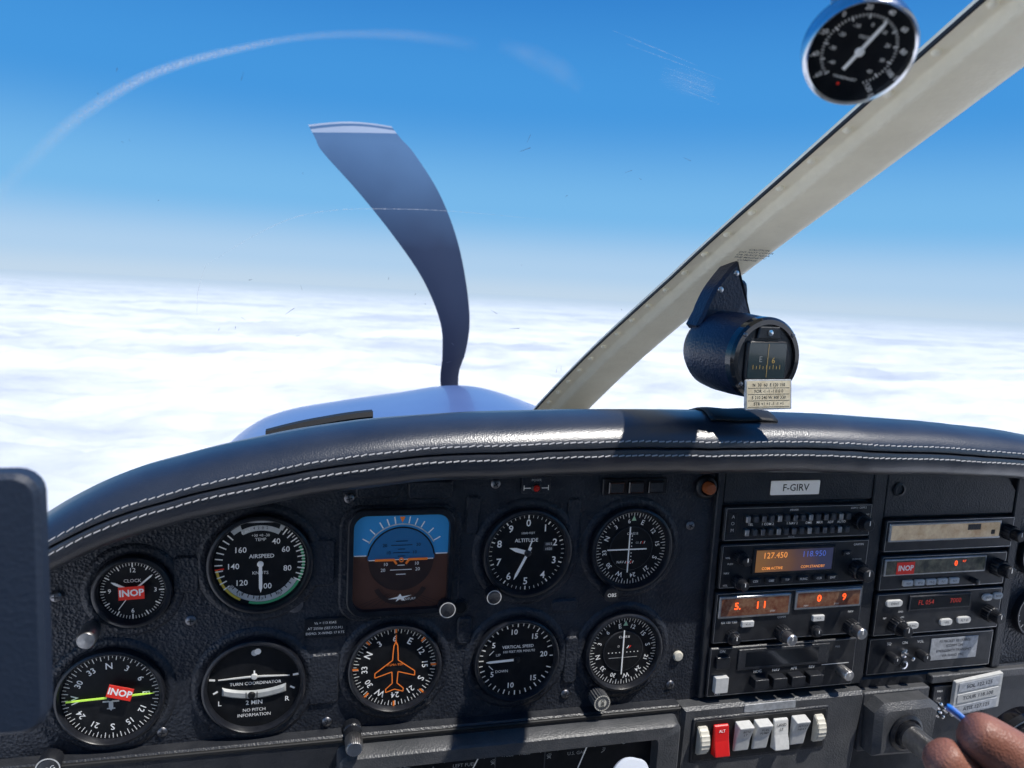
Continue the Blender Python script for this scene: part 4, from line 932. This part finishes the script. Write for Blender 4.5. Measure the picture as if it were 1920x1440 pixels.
me = bpy.data.meshes.new('cloud_layer'); me.from_pydata(V, [], F); me.shade_smooth()
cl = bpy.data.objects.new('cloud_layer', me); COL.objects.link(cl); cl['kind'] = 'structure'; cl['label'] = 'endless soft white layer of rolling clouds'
m = bpy.data.materials.new('cloud_white'); m.use_nodes = True; nt = m.node_tree; N = nt.nodes; Lk = nt.links
b = N['Principled BSDF']; b.inputs['Roughness'].default_value = 1; b.inputs['Specular IOR Level'].default_value = 0
tc = N.new('ShaderNodeTexCoord')
mp = N.new('ShaderNodeMapping'); mp.inputs['Scale'].default_value = (.65, 1, 1); mp.inputs['Rotation'].default_value = (0, 0, .15); Lk.new(tc.outputs['Object'], mp.inputs['Vector'])
n1 = N.new('ShaderNodeTexNoise'); n1.inputs['Scale'].default_value = .0016; n1.inputs['Detail'].default_value = 10; n1.inputs['Roughness'].default_value = .64
Lk.new(mp.outputs['Vector'], n1.inputs['Vector'])
rp = N.new('ShaderNodeValToRGB'); rp.color_ramp.elements[0].position = .36; rp.color_ramp.elements[0].color = (.58, .61, .66, 1); rp.color_ramp.elements[1].position = .58; rp.color_ramp.elements[1].color = (.93, .92, .90, 1)
q_ = rp.color_ramp.elements.new(.47); q_.color = (.78, .79, .81, 1)
Lk.new(n1.outputs['Fac'], rp.inputs['Fac']); Lk.new(rp.outputs['Color'], b.inputs['Base Color'])
n2 = N.new('ShaderNodeTexNoise'); n2.inputs['Scale'].default_value = .014; n2.inputs['Detail'].default_value = 8; Lk.new(mp.outputs['Vector'], n2.inputs['Vector'])
bp = N.new('ShaderNodeBump'); bp.inputs['Strength'].default_value = .55; bp.inputs['Distance'].default_value = 20; Lk.new(n2.outputs['Fac'], bp.inputs['Height']); Lk.new(bp.outputs['Normal'], b.inputs['Normal'])
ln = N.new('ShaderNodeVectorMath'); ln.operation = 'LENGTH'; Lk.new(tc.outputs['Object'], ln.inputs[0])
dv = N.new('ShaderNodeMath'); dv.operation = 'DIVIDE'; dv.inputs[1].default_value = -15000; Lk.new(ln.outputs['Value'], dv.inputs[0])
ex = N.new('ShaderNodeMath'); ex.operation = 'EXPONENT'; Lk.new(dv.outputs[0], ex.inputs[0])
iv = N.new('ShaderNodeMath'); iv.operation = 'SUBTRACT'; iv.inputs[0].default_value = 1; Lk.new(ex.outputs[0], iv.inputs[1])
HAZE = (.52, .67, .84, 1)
em = N.new('ShaderNodeEmission'); em.inputs['Color'].default_value = HAZE; em.inputs['Strength'].default_value = 1  # air haze painted into the cloud material as emission, growing with distance
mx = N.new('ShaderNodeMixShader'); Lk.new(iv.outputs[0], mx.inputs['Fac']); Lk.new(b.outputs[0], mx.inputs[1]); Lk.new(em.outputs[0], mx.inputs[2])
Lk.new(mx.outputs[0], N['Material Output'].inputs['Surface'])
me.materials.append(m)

# =================================================================== LIGHT
sd_ = (M.to_3x3() @ Vector((.32, -.27, .80))).normalized()
el = math.asin(sd_.z); az = math.atan2(sd_.x, sd_.y)
w = bpy.data.worlds.new('World'); sc.world = w; w.use_nodes = True
nt = w.node_tree; N = nt.nodes; Lk = nt.links; bg = N['Background']; sky = N.new('ShaderNodeTexSky'); sky.sky_type = 'NISHITA'; sky.sun_disc = False
sky.sun_elevation = el; sky.sun_rotation = az; sky.altitude = 2500; sky.air_density = 1.0; sky.dust_density = .3; sky.ozone_density = 3.0
tc = N.new('ShaderNodeTexCoord'); sp_ = N.new('ShaderNodeSeparateXYZ'); Lk.new(tc.outputs['Generated'], sp_.inputs[0])
cr = N.new('ShaderNodeValToRGB'); E_ = cr.color_ramp.elements; cr.color_ramp.interpolation = 'EASE'
E_[0].position = 0.0; E_[0].color = HAZE; E_[1].position = 1.0; E_[1].color = (.012, .12, .40, 1)
for p, c in ((.03, (.42, .62, .85, 1)), (.10, (.18, .48, .83, 1)), (.22, (.055, .31, .74, 1)), (.42, (.013, .17, .57, 1))):
    q = E_.new(p); q.color = c
Lk.new(sp_.outputs['Z'], cr.inputs['Fac'])
sca = N.new('ShaderNodeVectorMath'); sca.operation = 'SCALE'; sca.inputs['Scale'].default_value = 1 / .12; Lk.new(cr.outputs['Color'], sca.inputs[0])
mxc = N.new('ShaderNodeMix'); mxc.data_type = 'RGBA'; mxc.inputs['Factor'].default_value = .95
Lk.new(sky.outputs[0], mxc.inputs['A']); Lk.new(sca.outputs['Vector'], mxc.inputs['B'])
Lk.new(mxc.outputs['Result'], bg.inputs['Color']); bg.inputs['Strength'].default_value = .12
sl = bpy.data.lights.new('sun', 'SUN'); sl.energy = 4.4; sl.angle = rad(.5); sl.color = (1, .96, .9)
so = bpy.data.objects.new('sun', sl); COL.objects.link(so); so.rotation_mode = 'QUATERNION'; so.rotation_quaternion = Vector((0, 0, 1)).rotation_difference(sd_)
sc.view_settings.view_transform = 'Standard'; sc.view_settings.look = 'None'; sc.view_settings.exposure = 0
